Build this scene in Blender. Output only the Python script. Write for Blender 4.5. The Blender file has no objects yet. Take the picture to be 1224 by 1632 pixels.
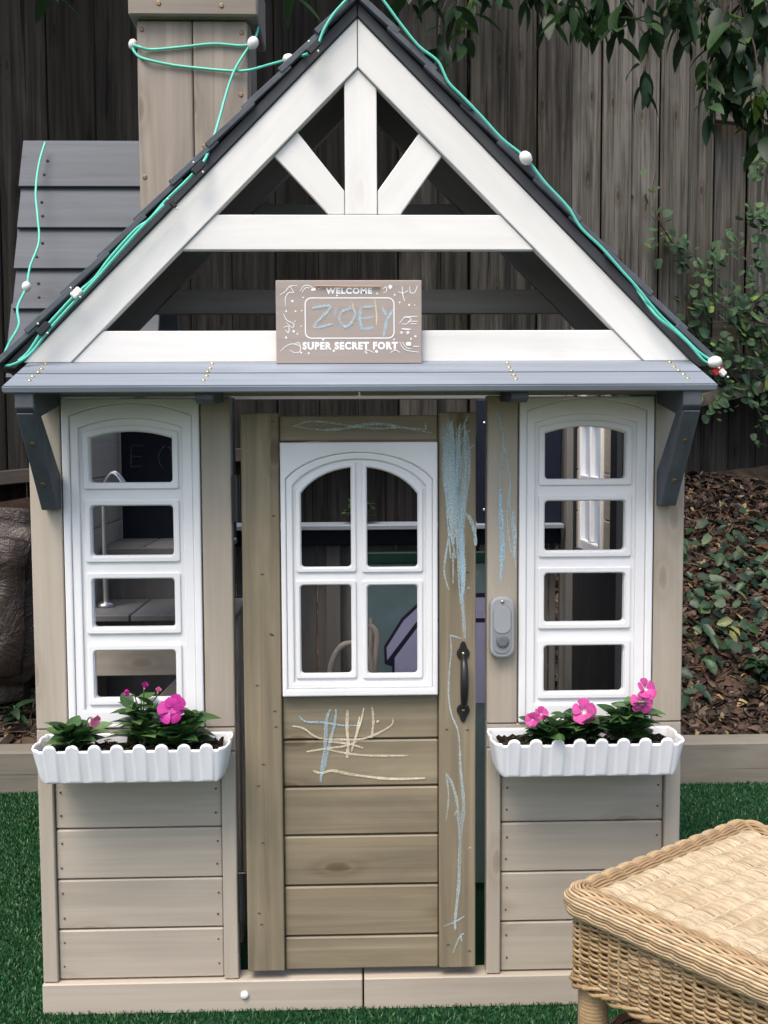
import bpy, bmesh, math, random
import numpy as np
from mathutils import Vector, Matrix, Euler

random.seed(7)
rng = np.random.default_rng(11)
sc = bpy.context.scene
COL = sc.collection

# ------------------------------------------------------------------ camera
PW, PH, F = 1224.0, 1632.0, 1700.0
YAW, PITCH, ROLL = math.radians(1.68), math.radians(4.043), math.radians(-0.2866)
_cy, _sy, _cp, _sp = math.cos(YAW), math.sin(YAW), math.cos(PITCH), math.sin(PITCH)
CF = Vector((_sy * _cp, _cy * _cp, -_sp))
_r0 = Vector((_cy, -_sy, 0)); _u0 = _r0.cross(CF)
CR = _r0 * math.cos(ROLL) + _u0 * math.sin(ROLL)
CU = -_r0 * math.sin(ROLL) + _u0 * math.cos(ROLL)
CPOS = Vector((-0.00877, -1.75, 0.96824))
cam = bpy.data.cameras.new('camera')
cam.sensor_fit = 'VERTICAL'; cam.sensor_height = 36.0; cam.lens = F / PH * 36.0
cam.clip_start = 0.05; cam.clip_end = 500.0
camo = bpy.data.objects.new('camera', cam); COL.objects.link(camo)
camo.matrix_world = Matrix(((CR.x, CU.x, -CF.x, CPOS.x), (CR.y, CU.y, -CF.y, CPOS.y), (CR.z, CU.z, -CF.z, CPOS.z), (0, 0, 0, 1)))
sc.camera = camo

# ------------------------------------------------------------------ world, sun, exposure
SUN_EL, SUN_AZ = math.radians(62), math.radians(-150)   # azimuth measured from +Y, clockwise: behind the camera, to the left
w = bpy.data.worlds.new('World'); sc.world = w; w.use_nodes = True
nt = w.node_tree; nt.nodes.clear()
sky = nt.nodes.new('ShaderNodeTexSky'); sky.sky_type = 'NISHITA'; sky.sun_disc = False
sky.sun_elevation = SUN_EL; sky.sun_rotation = SUN_AZ
sky.air_density = 1.0; sky.dust_density = 4.0; sky.ozone_density = 1.0
bg = nt.nodes.new('ShaderNodeBackground'); bg.inputs['Strength'].default_value = 0.15
out = nt.nodes.new('ShaderNodeOutputWorld')
nt.links.new(sky.outputs[0], bg.inputs[0]); nt.links.new(bg.outputs[0], out.inputs[0])
sun = bpy.data.lights.new('sun', 'SUN'); sun.energy = 1.5; sun.angle = math.radians(32); sun.color = (1.0, 0.93, 0.83)
suno = bpy.data.objects.new('sun', sun); COL.objects.link(suno)
_sd = Vector((math.sin(SUN_AZ) * math.cos(SUN_EL), math.cos(SUN_AZ) * math.cos(SUN_EL), math.sin(SUN_EL)))
suno.rotation_euler = _sd.to_track_quat('Z', 'Y').to_euler(); suno.location = (0, -3, 6)
sc.view_settings.view_transform = 'Standard'; sc.view_settings.look = 'None'
sc.view_settings.exposure = 0.95; sc.view_settings.gamma = 1.0; sc.view_settings.use_curve_mapping = False

# ------------------------------------------------------------------ pixel helpers (a pixel gives a direction, the plane it lies on gives the distance)
def _ray(px, py): return CF * F + CR * (px - PW / 2) - CU * (py - PH / 2)
def P(px, py, Y=0.0):
    d = _ray(px, py); return CPOS + d * ((Y - CPOS.y) / d.y)
def PZ(px, py, Z=0.0):
    d = _ray(px, py); return CPOS + d * ((Z - CPOS.z) / d.z)

# ------------------------------------------------------------------ object helpers
WORLD = {}
def link(name, data, parent=None, loc=(0, 0, 0), rot=(0, 0, 0)):
    o = bpy.data.objects.new(name, data); COL.objects.link(o)
    loc = Vector(loc); rot = Euler(rot)
    o.location = loc; o.rotation_euler = rot
    if parent is not None:
        o.parent = parent; o.matrix_parent_inverse = WORLD[parent.name].inverted()
    WORLD[o.name] = Matrix.LocRotScale(loc, rot, None)
    return o
def thing(name, label, cat, loc=(0, 0, 0), group=None):
    o = link(name, None, None, loc); o.empty_display_size = 0.05
    return tag(o, label, cat, group)
def tag(o, label=None, cat=None, group=None, kind=None):
    if label: o['label'] = label
    if cat: o['category'] = cat
    if group: o['group'] = group
    if kind: o['kind'] = kind
    return o
def mesh_obj(name, verts, faces, mat, parent=None, loc=(0, 0, 0), rot=(0, 0, 0), smooth=False):
    me = bpy.data.meshes.new(name)
    me.from_pydata([tuple(v) for v in verts], [], [tuple(f) for f in faces]); me.update()
    if smooth: me.polygons.foreach_set('use_smooth', [True] * len(me.polygons))
    if mat: me.materials.append(mat)
    return link(name, me, parent, loc, rot)
def big_mesh(name, V, T, mat, parent=None, loc=(0, 0, 0), smooth=False):
    """V (n,3) and T (m,3 or 4) numpy arrays"""
    V = np.ascontiguousarray(V, dtype=np.float32); T = np.ascontiguousarray(T, dtype=np.int32)
    k = T.shape[1]; me = bpy.data.meshes.new(name)
    me.vertices.add(len(V)); me.vertices.foreach_set('co', (V - np.array(loc, dtype=np.float32)).ravel())
    me.loops.add(T.size); me.loops.foreach_set('vertex_index', T.ravel())
    me.polygons.add(len(T)); me.polygons.foreach_set('loop_start', np.arange(0, T.size, k, dtype=np.int32))
    if smooth: me.polygons.foreach_set('use_smooth', np.ones(len(T), dtype=bool))
    me.update(calc_edges=True); me.validate()
    if mat: me.materials.append(mat)
    return link(name, me, parent, loc)
def from_bm(name, bm, mat, parent=None, loc=(0, 0, 0), rot=(0, 0, 0), smooth=False):
    me = bpy.data.meshes.new(name); bmesh.ops.recalc_face_normals(bm, faces=bm.faces[:]); bm.to_mesh(me); bm.free()
    if smooth: me.polygons.foreach_set('use_smooth', [True] * len(me.polygons))
    if mat: me.materials.append(mat)
    return link(name, me, parent, loc, rot)
def board(name, mat, x0, x1, y0, y1, z0, z1, parent=None, bev=0.0016, rot=(0, 0, 0)):
    """box, longest axis carries the grain; mat is a dict of three axis variants or one material"""
    d = (x1 - x0, y1 - y0, z1 - z0); c = ((x0 + x1) / 2, (y0 + y1) / 2, (z0 + z1) / 2)
    if isinstance(mat, dict): mat = mat['xyz'[max(range(3), key=lambda i: d[i])]]
    bm = bmesh.new(); bmesh.ops.create_cube(bm, size=1.0)
    bmesh.ops.scale(bm, vec=d, verts=bm.verts[:])
    if bev: bmesh.ops.bevel(bm, geom=bm.edges[:], offset=min(bev, min(d) * 0.3), segments=1, affect='EDGES')
    return from_bm(name, bm, mat, parent, c, rot)
def prism(name, poly, y0, y1, mat, parent=None, ang=0.0, bev=0.0012):
    """polygon in (x,z) extruded along y, local X turned by ang so the grain follows it"""
    cx = sum(p[0] for p in poly) / len(poly); cz = sum(p[1] for p in poly) / len(poly)
    ca, sa = math.cos(-ang), math.sin(-ang); n = len(poly)
    L = [((p[0] - cx) * ca - (p[1] - cz) * sa, (p[0] - cx) * sa + (p[1] - cz) * ca) for p in poly]
    h = (y1 - y0) / 2
    bm = bmesh.new()
    a = [bm.verts.new((p[0], -h, p[1])) for p in L]; b = [bm.verts.new((p[0], h, p[1])) for p in L]
    bm.faces.new(a); bm.faces.new(b[::-1])
    for i in range(n): bm.faces.new((a[i], b[i], b[(i + 1) % n], a[(i + 1) % n]))
    if bev: bmesh.ops.bevel(bm, geom=bm.edges[:], offset=bev, segments=1, affect='EDGES')
    return from_bm(name, bm, mat, parent, (cx, (y0 + y1) / 2, cz), (0, -ang, 0))
def catmull(pts, sub=6):
    p = [Vector(q) for q in pts]; out = []
    for i in range(len(p) - 1):
        a = p[max(i - 1, 0)]; b = p[i]; c = p[i + 1]; d = p[min(i + 2, len(p) - 1)]
        for k in range(sub):
            t = k / sub
            out.append(0.5 * ((2 * b) + (c - a) * t + (2 * a - 5 * b + 4 * c - d) * t * t + (3 * b - a - 3 * c + d) * t ** 3))
    out.append(p[-1]); return out
def tube_data(pts, rad, sides=6, caps=True):
    """numpy verts and quads of a tube along pts; rad number or list"""
    pts = np.array([tuple(p) for p in pts], dtype=float); n = len(pts)
    T = np.gradient(pts, axis=0); T /= np.linalg.norm(T, axis=1)[:, None] + 1e-12
    ref = np.array([0, 0, 1.0]) if abs(T[0][2]) < 0.9 else np.array([1.0, 0, 0])
    N = np.zeros_like(T); v = ref - T[0] * (ref @ T[0]); v /= np.linalg.norm(v); N[0] = v
    for i in range(1, n):
        v = N[i - 1] - T[i] * (N[i - 1] @ T[i]); N[i] = v / (np.linalg.norm(v) + 1e-12)
    B = np.cross(T, N); rad = np.broadcast_to(np.asarray(rad, dtype=float), (n,))
    a = np.arange(sides) * 2 * np.pi / sides
    V = pts[:, None, :] + rad[:, None, None] * (np.cos(a)[None, :, None] * N[:, None, :] + np.sin(a)[None, :, None] * B[:, None, :])
    i = np.arange(n - 1)[:, None] * sides; j = np.arange(sides)[None, :]; j2 = (j + 1) % sides
    Q = np.stack([i + j, i + j2, i + sides + j2, i + sides + j], axis=-1).reshape(-1, 4)
    return V.reshape(-1, 3), Q
class Tubes:
    def __init__(s): s.V = []; s.Q = []; s.n = 0
    def add(s, pts, rad, sides=6):
        V, Q = tube_data(pts, rad, sides); s.V.append(V); s.Q.append(Q + s.n); s.n += len(V)
    def build(s, name, mat, parent=None, loc=(0, 0, 0)):
        return big_mesh(name, np.concatenate(s.V), np.concatenate(s.Q), mat, parent, loc, smooth=True)
def tube(name, pts, rad, mat, parent=None, sides=8, loc=None):
    V, Q = tube_data(pts, rad, sides)
    if loc is None: loc = tuple(V.mean(axis=0))
    return big_mesh(name, V, Q, mat, parent, loc, smooth=True)
def lathe(name, prof, mat, parent=None, loc=(0, 0, 0), rot=(0, 0, 0), seg=16, smooth=True):
    """profile (r,z) turned about local z"""
    V, Fc = [], []
    for r, z in prof:
        for k in range(seg):
            a = 2 * math.pi * k / seg; V.append((r * math.cos(a), r * math.sin(a), z))
    for i in range(len(prof) - 1):
        for k in range(seg):
            k2 = (k + 1) % seg; Fc.append((i * seg + k, i * seg + k2, (i + 1) * seg + k2, (i + 1) * seg + k))
    Fc.append(tuple(range(seg))[::-1]); Fc.append(tuple((len(prof) - 1) * seg + k for k in range(seg)))
    return mesh_obj(name, V, Fc, mat, parent, loc, rot, smooth)
FACE_FRONT = (math.pi / 2, 0, 0)      # local z of a lathe points at -Y
def plate(name, outline, holes, yf, yb, mat, parent=None, bev=0.0015):
    """flat plate in the xz plane with holes, front face at yf, back at yb, rounded rims"""
    cx = sum(p[0] for p in outline) / len(outline); cz = sum(p[1] for p in outline) / len(outline)
    cu = bpy.data.curves.new(name, 'CURVE'); cu.dimensions = '2D'; cu.fill_mode = 'BOTH'
    cu.extrude = max((yb - yf) / 2 - bev, 1e-5); cu.bevel_depth = bev; cu.bevel_resolution = 1; cu.offset = -bev
    for loop in [outline] + list(holes):
        sp = cu.splines.new('POLY'); sp.points.add(len(loop) - 1); sp.use_cyclic_u = True
        for q, p in zip(sp.points, loop): q.co = (p[0] - cx, p[1] - cz, 0, 1)
    t = bpy.data.objects.new('t', cu); COL.objects.link(t)
    dg = bpy.context.evaluated_depsgraph_get(); me = bpy.data.meshes.new_from_object(t.evaluated_get(dg))
    bpy.data.objects.remove(t); bpy.data.curves.remove(cu)
    me.transform(Matrix.Rotation(math.pi / 2, 4, 'X')); me.name = name
    me.materials.clear(); me.materials.append(mat)
    me.polygons.foreach_set('use_smooth', [False] * len(me.polygons))
    return link(name, me, parent, (cx, (yf + yb) / 2, cz))
def round_rect(x0, x1, z0, z1, r=0.006, arch=0.0, n=5):
    """closed outline; arch lifts the top edge in the middle"""
    pts = []
    for cx, cz, a0 in ((x0 + r, z0 + r, math.pi), (x1 - r, z0 + r, 1.5 * math.pi)):
        for k in range(n): a = a0 + k / (n - 1) * math.pi / 2; pts.append((cx + r * math.cos(a), cz + r * math.sin(a)))
    if arch:
        for k in range(25):
            t = k / 24.0; x = x1 + (x0 - x1) * t; pts.append((x, z1 - arch + arch * (1 - (2 * t - 1) ** 2)))
    else:
        for cx, cz, a0 in ((x1 - r, z1 - r, 0.0), (x0 + r, z1 - r, 0.5 * math.pi)):
            for k in range(n): a = a0 + k / (n - 1) * math.pi / 2; pts.append((cx + r * math.cos(a), cz + r * math.sin(a)))
    return pts

# ------------------------------------------------------------------ materials
def newmat(name, rough=0.6, spec=0.4):
    m = bpy.data.materials.new(name); m.use_nodes = True; n = m.node_tree.nodes; b = n['Principled BSDF']
    b.inputs['Roughness'].default_value = rough; b.inputs['Specular IOR Level'].default_value = spec
    return m, m.node_tree, b
def N(t, typ, **kw):
    n = t.nodes.new(typ)
    for k, v in kw.items():
        if k in n.inputs: n.inputs[k].default_value = v
        else: setattr(n, k, v)
    return n
def ramp(t, fac, stops):
    r = t.nodes.new('ShaderNodeValToRGB'); e = r.color_ramp.elements
    while len(e) < len(stops): e.new(0.5)
    for q, (p, c) in zip(e, stops):
        q.position = p; q.color = (c, c, c, 1) if isinstance(c, (int, float)) else (*c, 1)
    t.links.new(fac, r.inputs[0]); return r.outputs[0]
def mul(t, a, b, fac=1.0, mode='MULTIPLY'):
    m = t.nodes.new('ShaderNodeMix'); m.data_type = 'RGBA'; m.blend_type = mode; m.inputs[0].default_value = fac
    for s, v in ((6, a), (7, b)):
        if isinstance(v, tuple): m.inputs[s].default_value = (*v, 1)
        else: t.links.new(v, m.inputs[s])
    return m.outputs[2]
def coords(t, scale, rnd=True, src='Object'):
    tc = t.nodes.new('ShaderNodeTexCoord'); v = tc.outputs[src]
    if rnd:
        oi = t.nodes.new('ShaderNodeObjectInfo'); vm = N(t, 'ShaderNodeVectorMath', operation='MULTIPLY_ADD')
        cb = t.nodes.new('ShaderNodeCombineXYZ')
        t.links.new(oi.outputs['Random'], cb.inputs[0]); t.links.new(oi.outputs['Random'], cb.inputs[1]); t.links.new(oi.outputs['Random'], cb.inputs[2])
        t.links.new(cb.outputs[0], vm.inputs[0]); vm.inputs[1].default_value = (17.3, 31.7, 23.1); t.links.new(v, vm.inputs[2]); v = vm.outputs[0]
    mp = N(t, 'ShaderNodeMapping'); mp.inputs['Scale'].default_value = scale; t.links.new(v, mp.inputs[0])
    return mp.outputs[0]
def noise(t, vec, scale=1.0, detail=5.0, rough=0.6, dist=0.0):
    n = N(t, 'ShaderNodeTexNoise'); n.inputs['Scale'].default_value = scale; n.inputs['Detail'].default_value = detail
    n.inputs['Roughness'].default_value = rough; n.inputs['Distortion'].default_value = dist
    t.links.new(vec, n.inputs['Vector']); return n.outputs[0]
def wood(name, col, axis, grain=0.35, blotch=0.15, knots=0.5, rough=0.6, fine=34.0, bump=0.25, vary=0.10, spec=0.35, crack=0.0, sharp=0.17):
    m, t, b = newmat(name, rough, spec)
    i = 'xyz'.index(axis)
    s1 = [fine] * 3; s1[i] = 1.6
    s2 = [5.0] * 3; s2[i] = 1.6
    g = noise(t, coords(t, s1), 1.0, 7.0, 0.65, 0.6)
    bl = noise(t, coords(t, s2), 1.0, 4.0, 0.6, 0.8)
    c = mul(t, col, ramp(t, g, [(0.5 - sharp, 1 - grain), (0.5 + sharp, 1 + grain * 0.25)]))
    c = mul(t, c, ramp(t, bl, [(0.48 - sharp, 1 - blotch), (0.52 + sharp, 1 + blotch * 0.4)]))
    if knots and axis != 'y':
        # scattered knots on the face of the board (x,z plane)
        sx = N(t, 'ShaderNodeSeparateXYZ'); t.links.new(coords(t, (3.6, 1, 9.5) if axis == 'x' else (9.5, 1, 3.6)), sx.inputs[0])
        cb = N(t, 'ShaderNodeCombineXYZ'); t.links.new(sx.outputs[0], cb.inputs[0]); t.links.new(sx.outputs[2], cb.inputs[1])
        vo = N(t, 'ShaderNodeTexVoronoi', voronoi_dimensions='2D'); vo.inputs['Scale'].default_value = 1.0
        t.links.new(cb.outputs[0], vo.inputs['Vector'])
        sc2 = N(t, 'ShaderNodeSeparateColor'); t.links.new(vo.outputs['Color'], sc2.inputs[0])
        gt = N(t, 'ShaderNodeMath', operation='GREATER_THAN'); t.links.new(sc2.outputs[0], gt.inputs[0]); gt.inputs[1].default_value = 0.58
        sm = N(t, 'ShaderNodeMath', operation='MULTIPLY_ADD'); sm.inputs[1].default_value = 0.08; t.links.new(g, sm.inputs[0]); t.links.new(vo.outputs['Distance'], sm.inputs[2])
        ad2 = N(t, 'ShaderNodeMath', operation='ADD'); t.links.new(sm.outputs[0], ad2.inputs[0]); t.links.new(gt.outputs[0], ad2.inputs[1])
        c = mul(t, c, ramp(t, ad2.outputs[0], [(0.06, (0.45, 0.38, 0.31)), (0.10, (0.58, 0.51, 0.44)), (0.125, (0.93, 0.90, 0.86)), (0.17, (0.78, 0.75, 0.71)), (0.26, 1.0)]), knots)
    if crack:
        s4 = [60.0] * 3; s4[i] = 1.1
        cr = noise(t, coords(t, s4), 1.0, 3.0, 0.5, 1.5)
        c = mul(t, c, ramp(t, cr, [(0.30, 1 - crack), (0.37, 1.0)]))
    oi = t.nodes.new('ShaderNodeObjectInfo')
    c = mul(t, c, ramp(t, oi.outputs['Random'], [(0.0, (1 - vary, 1 - vary, 1 - vary * 1.1)), (1.0, 1.0)]))
    t.links.new(c, b.inputs['Base Color'])
    bp = N(t, 'ShaderNodeBump'); bp.inputs['Strength'].default_value = bump; bp.inputs['Distance'].default_value = 0.002
    t.links.new(g, bp.inputs['Height']); t.links.new(bp.outputs[0], b.inputs['Normal'])
    return m
def wood3(name, col, **k): return {a: wood(name + '_' + a, col, a, **k) for a in 'xyz'}
def plain(name, col, rough=0.5, spec=0.4, metal=0.0, mott=0.06, scale=30.0, bump=0.0):
    m, t, b = newmat(name, rough, spec); b.inputs['Metallic'].default_value = metal
    n = noise(t, coords(t, (scale,) * 3), 1.0, 4.0, 0.6)
    t.links.new(mul(t, col, ramp(t, n, [(0.3, 1 - mott), (0.7, 1 + mott * 0.5)])), b.inputs['Base Color'])
    if bump:
        bp = N(t, 'ShaderNodeBump'); bp.inputs['Strength'].default_value = bump; bp.inputs['Distance'].default_value = 0.003
        t.links.new(n, bp.inputs['Height']); t.links.new(bp.outputs[0], b.inputs['Normal'])
    return m
def leafy(name, stops, rough=0.45, spec=0.4, trans=0.25):
    """colour varies leaf by leaf (random per island and per object)"""
    m, t, b = newmat(name, rough, spec)
    g = t.nodes.new('ShaderNodeNewGeometry'); oi = t.nodes.new('ShaderNodeObjectInfo')
    ad = N(t, 'ShaderNodeMath', operation='ADD'); fr = N(t, 'ShaderNodeMath', operation='FRACT')
    t.links.new(g.outputs['Random Per Island'], ad.inputs[0]); t.links.new(oi.outputs['Random'], ad.inputs[1]); t.links.new(ad.outputs[0], fr.inputs[0])
    c = ramp(t, fr.outputs[0], stops)
    c = mul(t, c, ramp(t, noise(t, coords(t, (60,) * 3), 1.0, 3.0), [(0.3, 0.75), (0.7, 1.1)]))
    t.links.new(c, b.inputs['Base Color'])
    if trans:
        tr = N(t, 'ShaderNodeBsdfTranslucent'); t.links.new(c, tr.inputs[0])
        mx = N(t, 'ShaderNodeMixShader'); mx.inputs[0].default_value = trans
        t.links.new(b.outputs[0], mx.inputs[1]); t.links.new(tr.outputs[0], mx.inputs[2])
        t.links.new(mx.outputs[0], t.nodes['Material Output'].inputs[0])
    return m
def chalk(name, col, cover=0.5):
    m, t, b = newmat(name, 0.95, 0.1); b.inputs['Base Color'].default_value = (*col, 1)
    n = noise(t, coords(t, (420,) * 3, False), 1.0, 3.0, 0.6)
    n2 = noise(t, coords(t, (38, 38, 7), False), 1.0, 3.0, 0.6)
    a = mul(t, ramp(t, n, [(0.48 - cover * 0.55, 0.12), (0.92 - cover * 0.55, 0.95)]), ramp(t, n2, [(0.25, 0.35), (0.65, 1.0)]))
    t.links.new(a, b.inputs['Alpha']); return m

M = {}
GREIGE = (0.44, 0.385, 0.315)
M['greige'] = wood3('greige_wood', GREIGE, fine=55.0, grain=0.14, blotch=0.14, knots=0.5, vary=0.10, bump=0.18)
M['chimney'] = wood3('shaded_weathered_greige', (0.30, 0.255, 0.21), fine=40.0, grain=0.3, blotch=0.34, knots=0.7, vary=0.08, bump=0.2)  # greige darkened in colour for tree shade, plus weathered streaks
M['tan'] = wood3('tan_stained_wood', (0.285, 0.235, 0.158), grain=0.30, fine=50.0, blotch=0.34, knots=0.8, vary=0.08, bump=0.25)
M['white'] = wood3('white_painted_wood', (0.76, 0.75, 0.72), grain=0.09, blotch=0.10, knots=0.14, vary=0.03, bump=0.15)
M['slate'] = wood3('slate_grey_wood', (0.092, 0.105, 0.125), grain=0.28, blotch=0.2, knots=0.4, vary=0.15, bump=0.3)
M['darkslate'] = wood3('dark_slate_wood', (0.062, 0.064, 0.070), grain=0.25, blotch=0.2, knots=0.3, vary=0.1, bump=0.3)
M['awning'] = wood3('pale_slate_wood', (0.25, 0.285, 0.335), grain=0.2, blotch=0.2, knots=0.3, vary=0.08, bump=0.25)
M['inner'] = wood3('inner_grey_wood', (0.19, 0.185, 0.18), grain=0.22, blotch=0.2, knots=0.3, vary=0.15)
M['plastic'] = plain('white_plastic', (0.78, 0.78, 0.785), 0.42, 0.4, mott=0.06, scale=7.0)
M['planter'] = plain('planter_plastic', (0.82, 0.82, 0.84), 0.35, 0.45, mott=0.03)
M['black'] = plain('black_iron', (0.012, 0.012, 0.014), 0.4, 0.5, mott=0.2)
M['brass'] = plain('brass', (0.62, 0.50, 0.27), 0.3, 0.5, 1.0)
M['steel'] = plain('steel', (0.55, 0.55, 0.56), 0.35, 0.5, 1.0)
M['zinc'] = plain('rusty_screw', (0.22, 0.16, 0.09), 0.5, 0.4, 0.6, mott=0.3)
M['nail'] = plain('nail_hole', (0.10, 0.075, 0.055), 0.8, 0.2)
M['navy'] = plain('navy_board', (0.006, 0.010, 0.022), 0.5, 0.3, mott=0.2)
M['cable'] = plain('teal_cable', (0.10, 0.52, 0.40), 0.4, 0.5)
M['bulb'] = plain('bulb_plastic', (0.72, 0.72, 0.68), 0.25, 0.6)
M['red'] = plain('red_plastic', (0.45, 0.03, 0.02), 0.4)
M['bellgrey'] = plain('grey_plastic', (0.30, 0.315, 0.33), 0.45)
M['belldark'] = plain('mid_grey_plastic', (0.22, 0.235, 0.25), 0.45)
M['soil'] = plain('potting_soil', (0.018, 0.013, 0.010), 0.95, 0.1, mott=0.7, scale=90, bump=1.0)
M['earth'] = plain('bank_earth', (0.075, 0.052, 0.036), 0.95, 0.1, mott=0.6, scale=18, bump=1.0)
M['leaf'] = leafy('laurel_leaf', [(0, (0.010, 0.028, 0.012)), (0.5, (0.018, 0.048, 0.016)), (0.9, (0.03, 0.075, 0.02)), (0.96, (0.04, 0.095, 0.022)), (1, (0.13, 0.22, 0.035))], 0.5, 0.35, 0.35)
M['vine'] = leafy('vine_leaf', [(0, (0.035, 0.075, 0.035)), (0.5, (0.065, 0.125, 0.06)), (0.92, (0.10, 0.17, 0.08)), (1, (0.22, 0.32, 0.06))], 0.6, 0.3, 0.25)
M['ivy'] = leafy('ground_leaf', [(0, (0.010, 0.028, 0.014)), (0.6, (0.022, 0.055, 0.024)), (0.95, (0.05, 0.10, 0.04)), (1, (0.22, 0.22, 0.06))], 0.45, 0.4, 0.2)
M['litter'] = leafy('dry_leaf', [(0, (0.018, 0.012, 0.009)), (0.35, (0.038, 0.026, 0.019)), (0.6, (0.068, 0.048, 0.037)), (0.8, (0.10, 0.050, 0.028)), (0.93, (0.14, 0.105, 0.08)), (1, (0.36, 0.28, 0.12))], 0.75, 0.25, 0.1)
M['vinca'] = leafy('periwinkle_leaf', [(0, (0.020, 0.060, 0.020)), (0.6, (0.05, 0.125, 0.038)), (1, (0.12, 0.22, 0.07))], 0.35, 0.5, 0.25)
M['bark'] = wood('bark', (0.06, 0.048, 0.038), 'z', grain=0.5, knots=0.0, rough=0.9)
M['stem'] = plain('green_stem', (0.09, 0.13, 0.05), 0.6)
M['twig'] = plain('twig', (0.10, 0.07, 0.045), 0.8)
def petal_mat(name, edge, mid, eye):
    m, t, b = newmat(name, 0.55, 0.25)
    at = N(t, 'ShaderNodeTexCoord'); ln = N(t, 'ShaderNodeVectorMath', operation='LENGTH'); t.links.new(at.outputs['Object'], ln.inputs[0])
    ml = N(t, 'ShaderNodeMath', operation='MULTIPLY'); t.links.new(ln.outputs['Value'], ml.inputs[0]); ml.inputs[1].default_value = 40.0
    c = ramp(t, ml.outputs[0], [(0.11, eye), (0.2, mid), (0.7, edge)])
    c = mul(t, c, ramp(t, noise(t, coords(t, (90, 420, 200)), 1.0, 3.0), [(0.3, 0.72), (0.7, 1.06)]))
    t.links.new(c, b.inputs['Base Color'])
    tr = N(t, 'ShaderNodeBsdfTranslucent'); t.links.new(c, tr.inputs[0]); mx = N(t, 'ShaderNodeMixShader'); mx.inputs[0].default_value = 0.2
    t.links.new(b.outputs[0], mx.inputs[1]); t.links.new(tr.outputs[0], mx.inputs[2]); t.links.new(mx.outputs[0], t.nodes['Material Output'].inputs[0])
    return m
M['petal'] = petal_mat('pink_petal', (0.58, 0.065, 0.30), (0.66, 0.10, 0.36), (0.9, 0.75, 0.8))
M['petal_pale'] = petal_mat('pale_pink_petal', (0.75, 0.22, 0.38), (0.78, 0.26, 0.42), (0.85, 0.6, 0.65))
M['petal_hot'] = petal_mat('magenta_petal', (0.50, 0.03, 0.29), (0.58, 0.05, 0.34), (0.9, 0.8, 0.75))
M['chalk_blue'] = chalk('blue_chalk', (0.46, 0.56, 0.57), 0.55)
M['chalk_sky'] = chalk('sky_chalk', (0.45, 0.66, 0.78), 0.42)
M['chalk_cream'] = chalk('cream_chalk', (0.80, 0.71, 0.52), 0.6)
M['chalk_white'] = chalk('white_chalk', (0.75, 0.75, 0.72), 0.55)
M['chalk_faint'] = chalk('faint_chalk', (0.14, 0.155, 0.17), 0.4)
# weathered fence
def fence_mat(name, col):
    m = wood(name, col, 'z', grain=0.6, blotch=0.32, knots=0.95, rough=0.85, fine=48.0, bump=1.0, sharp=0.11, vary=0.5, spec=0.15, crack=0.75)
    return m
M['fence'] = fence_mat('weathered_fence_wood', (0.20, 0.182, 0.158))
M['fence_mid'] = fence_mat('half_shaded_fence_wood', (0.105, 0.094, 0.081))  # same fence wood, partial canopy shade put into the colour
M['fence_shade'] = fence_mat('shaded_fence_wood', (0.038, 0.033, 0.028))  # same fence wood, deep shade put into the colour
M['fence_x'] = wood('weathered_rail_wood', (0.20, 0.165, 0.13), 'x', grain=0.4, blotch=0.3, knots=0.5, rough=0.85, bump=0.6, vary=0.2)
M['fence_xd'] = wood('dark_rail_wood', (0.085, 0.07, 0.058), 'x', grain=0.4, blotch=0.3, knots=0.5, rough=0.85, bump=0.6, vary=0.2)
M['timber'] = wood('landscape_timber', (0.215, 0.195, 0.16), 'x', grain=0.22, blotch=0.25, knots=0.3, rough=0.85, fine=16.0, bump=0.7, vary=0.1, crack=0.35)

# ------------------------------------------------------------------ the setting: ground, turf, bank
FX0, FY0, FX1, FY1 = -0.95, 1.78, 1.10, 2.48           # fence line
FDIR = Vector((FX1 - FX0, FY1 - FY0, 0)).normalized(); FANG = math.atan2(FDIR.y, FDIR.x); FNRM = Vector((FDIR.y, -FDIR.x, 0))
def fence_y(x): return FY0 + (x - FX0) * (FY1 - FY0) / (FX1 - FX0)
m, t, b = newmat('ground_earth', 0.95, 0.1)
n_ = noise(t, coords(t, (3, 3, 3), False), 1.0, 6.0)
t.links.new(ramp(t, n_, [(0.3, (0.07, 0.055, 0.04)), (0.7, (0.10, 0.10, 0.055))]), b.inputs['Base Color'])
g = mesh_obj('ground', [(-80, -80, -0.012), (80, -80, -0.012), (80, 80, -0.012), (-80, 80, -0.012)], [(0, 1, 2, 3)], m)
tag(g, kind='structure')
m, t, b = newmat('turf_backing', 0.9, 0.1)
n_ = noise(t, coords(t, (160, 160, 160), False), 1.0, 5.0, 0.7)
t.links.new(ramp(t, n_, [(0.3, (0.006, 0.024, 0.012)), (0.7, (0.018, 0.065, 0.03))]), b.inputs['Base Color'])
turf = mesh_obj('lawn', [(-3, -3, 0), (3, -3, 0), (3, 1.13, 0), (-3, 1.13, 0)], [(0, 1, 2, 3)], m); tag(turf, kind='structure')
TURF = leafy('turf_blade', [(0, (0.008, 0.045, 0.014)), (0.5, (0.018, 0.085, 0.026)), (0.85, (0.035, 0.135, 0.042)), (0.95, (0.07, 0.19, 0.07)), (1, (0.16, 0.22, 0.09))], 0.4, 0.4, 0.2)
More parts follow.
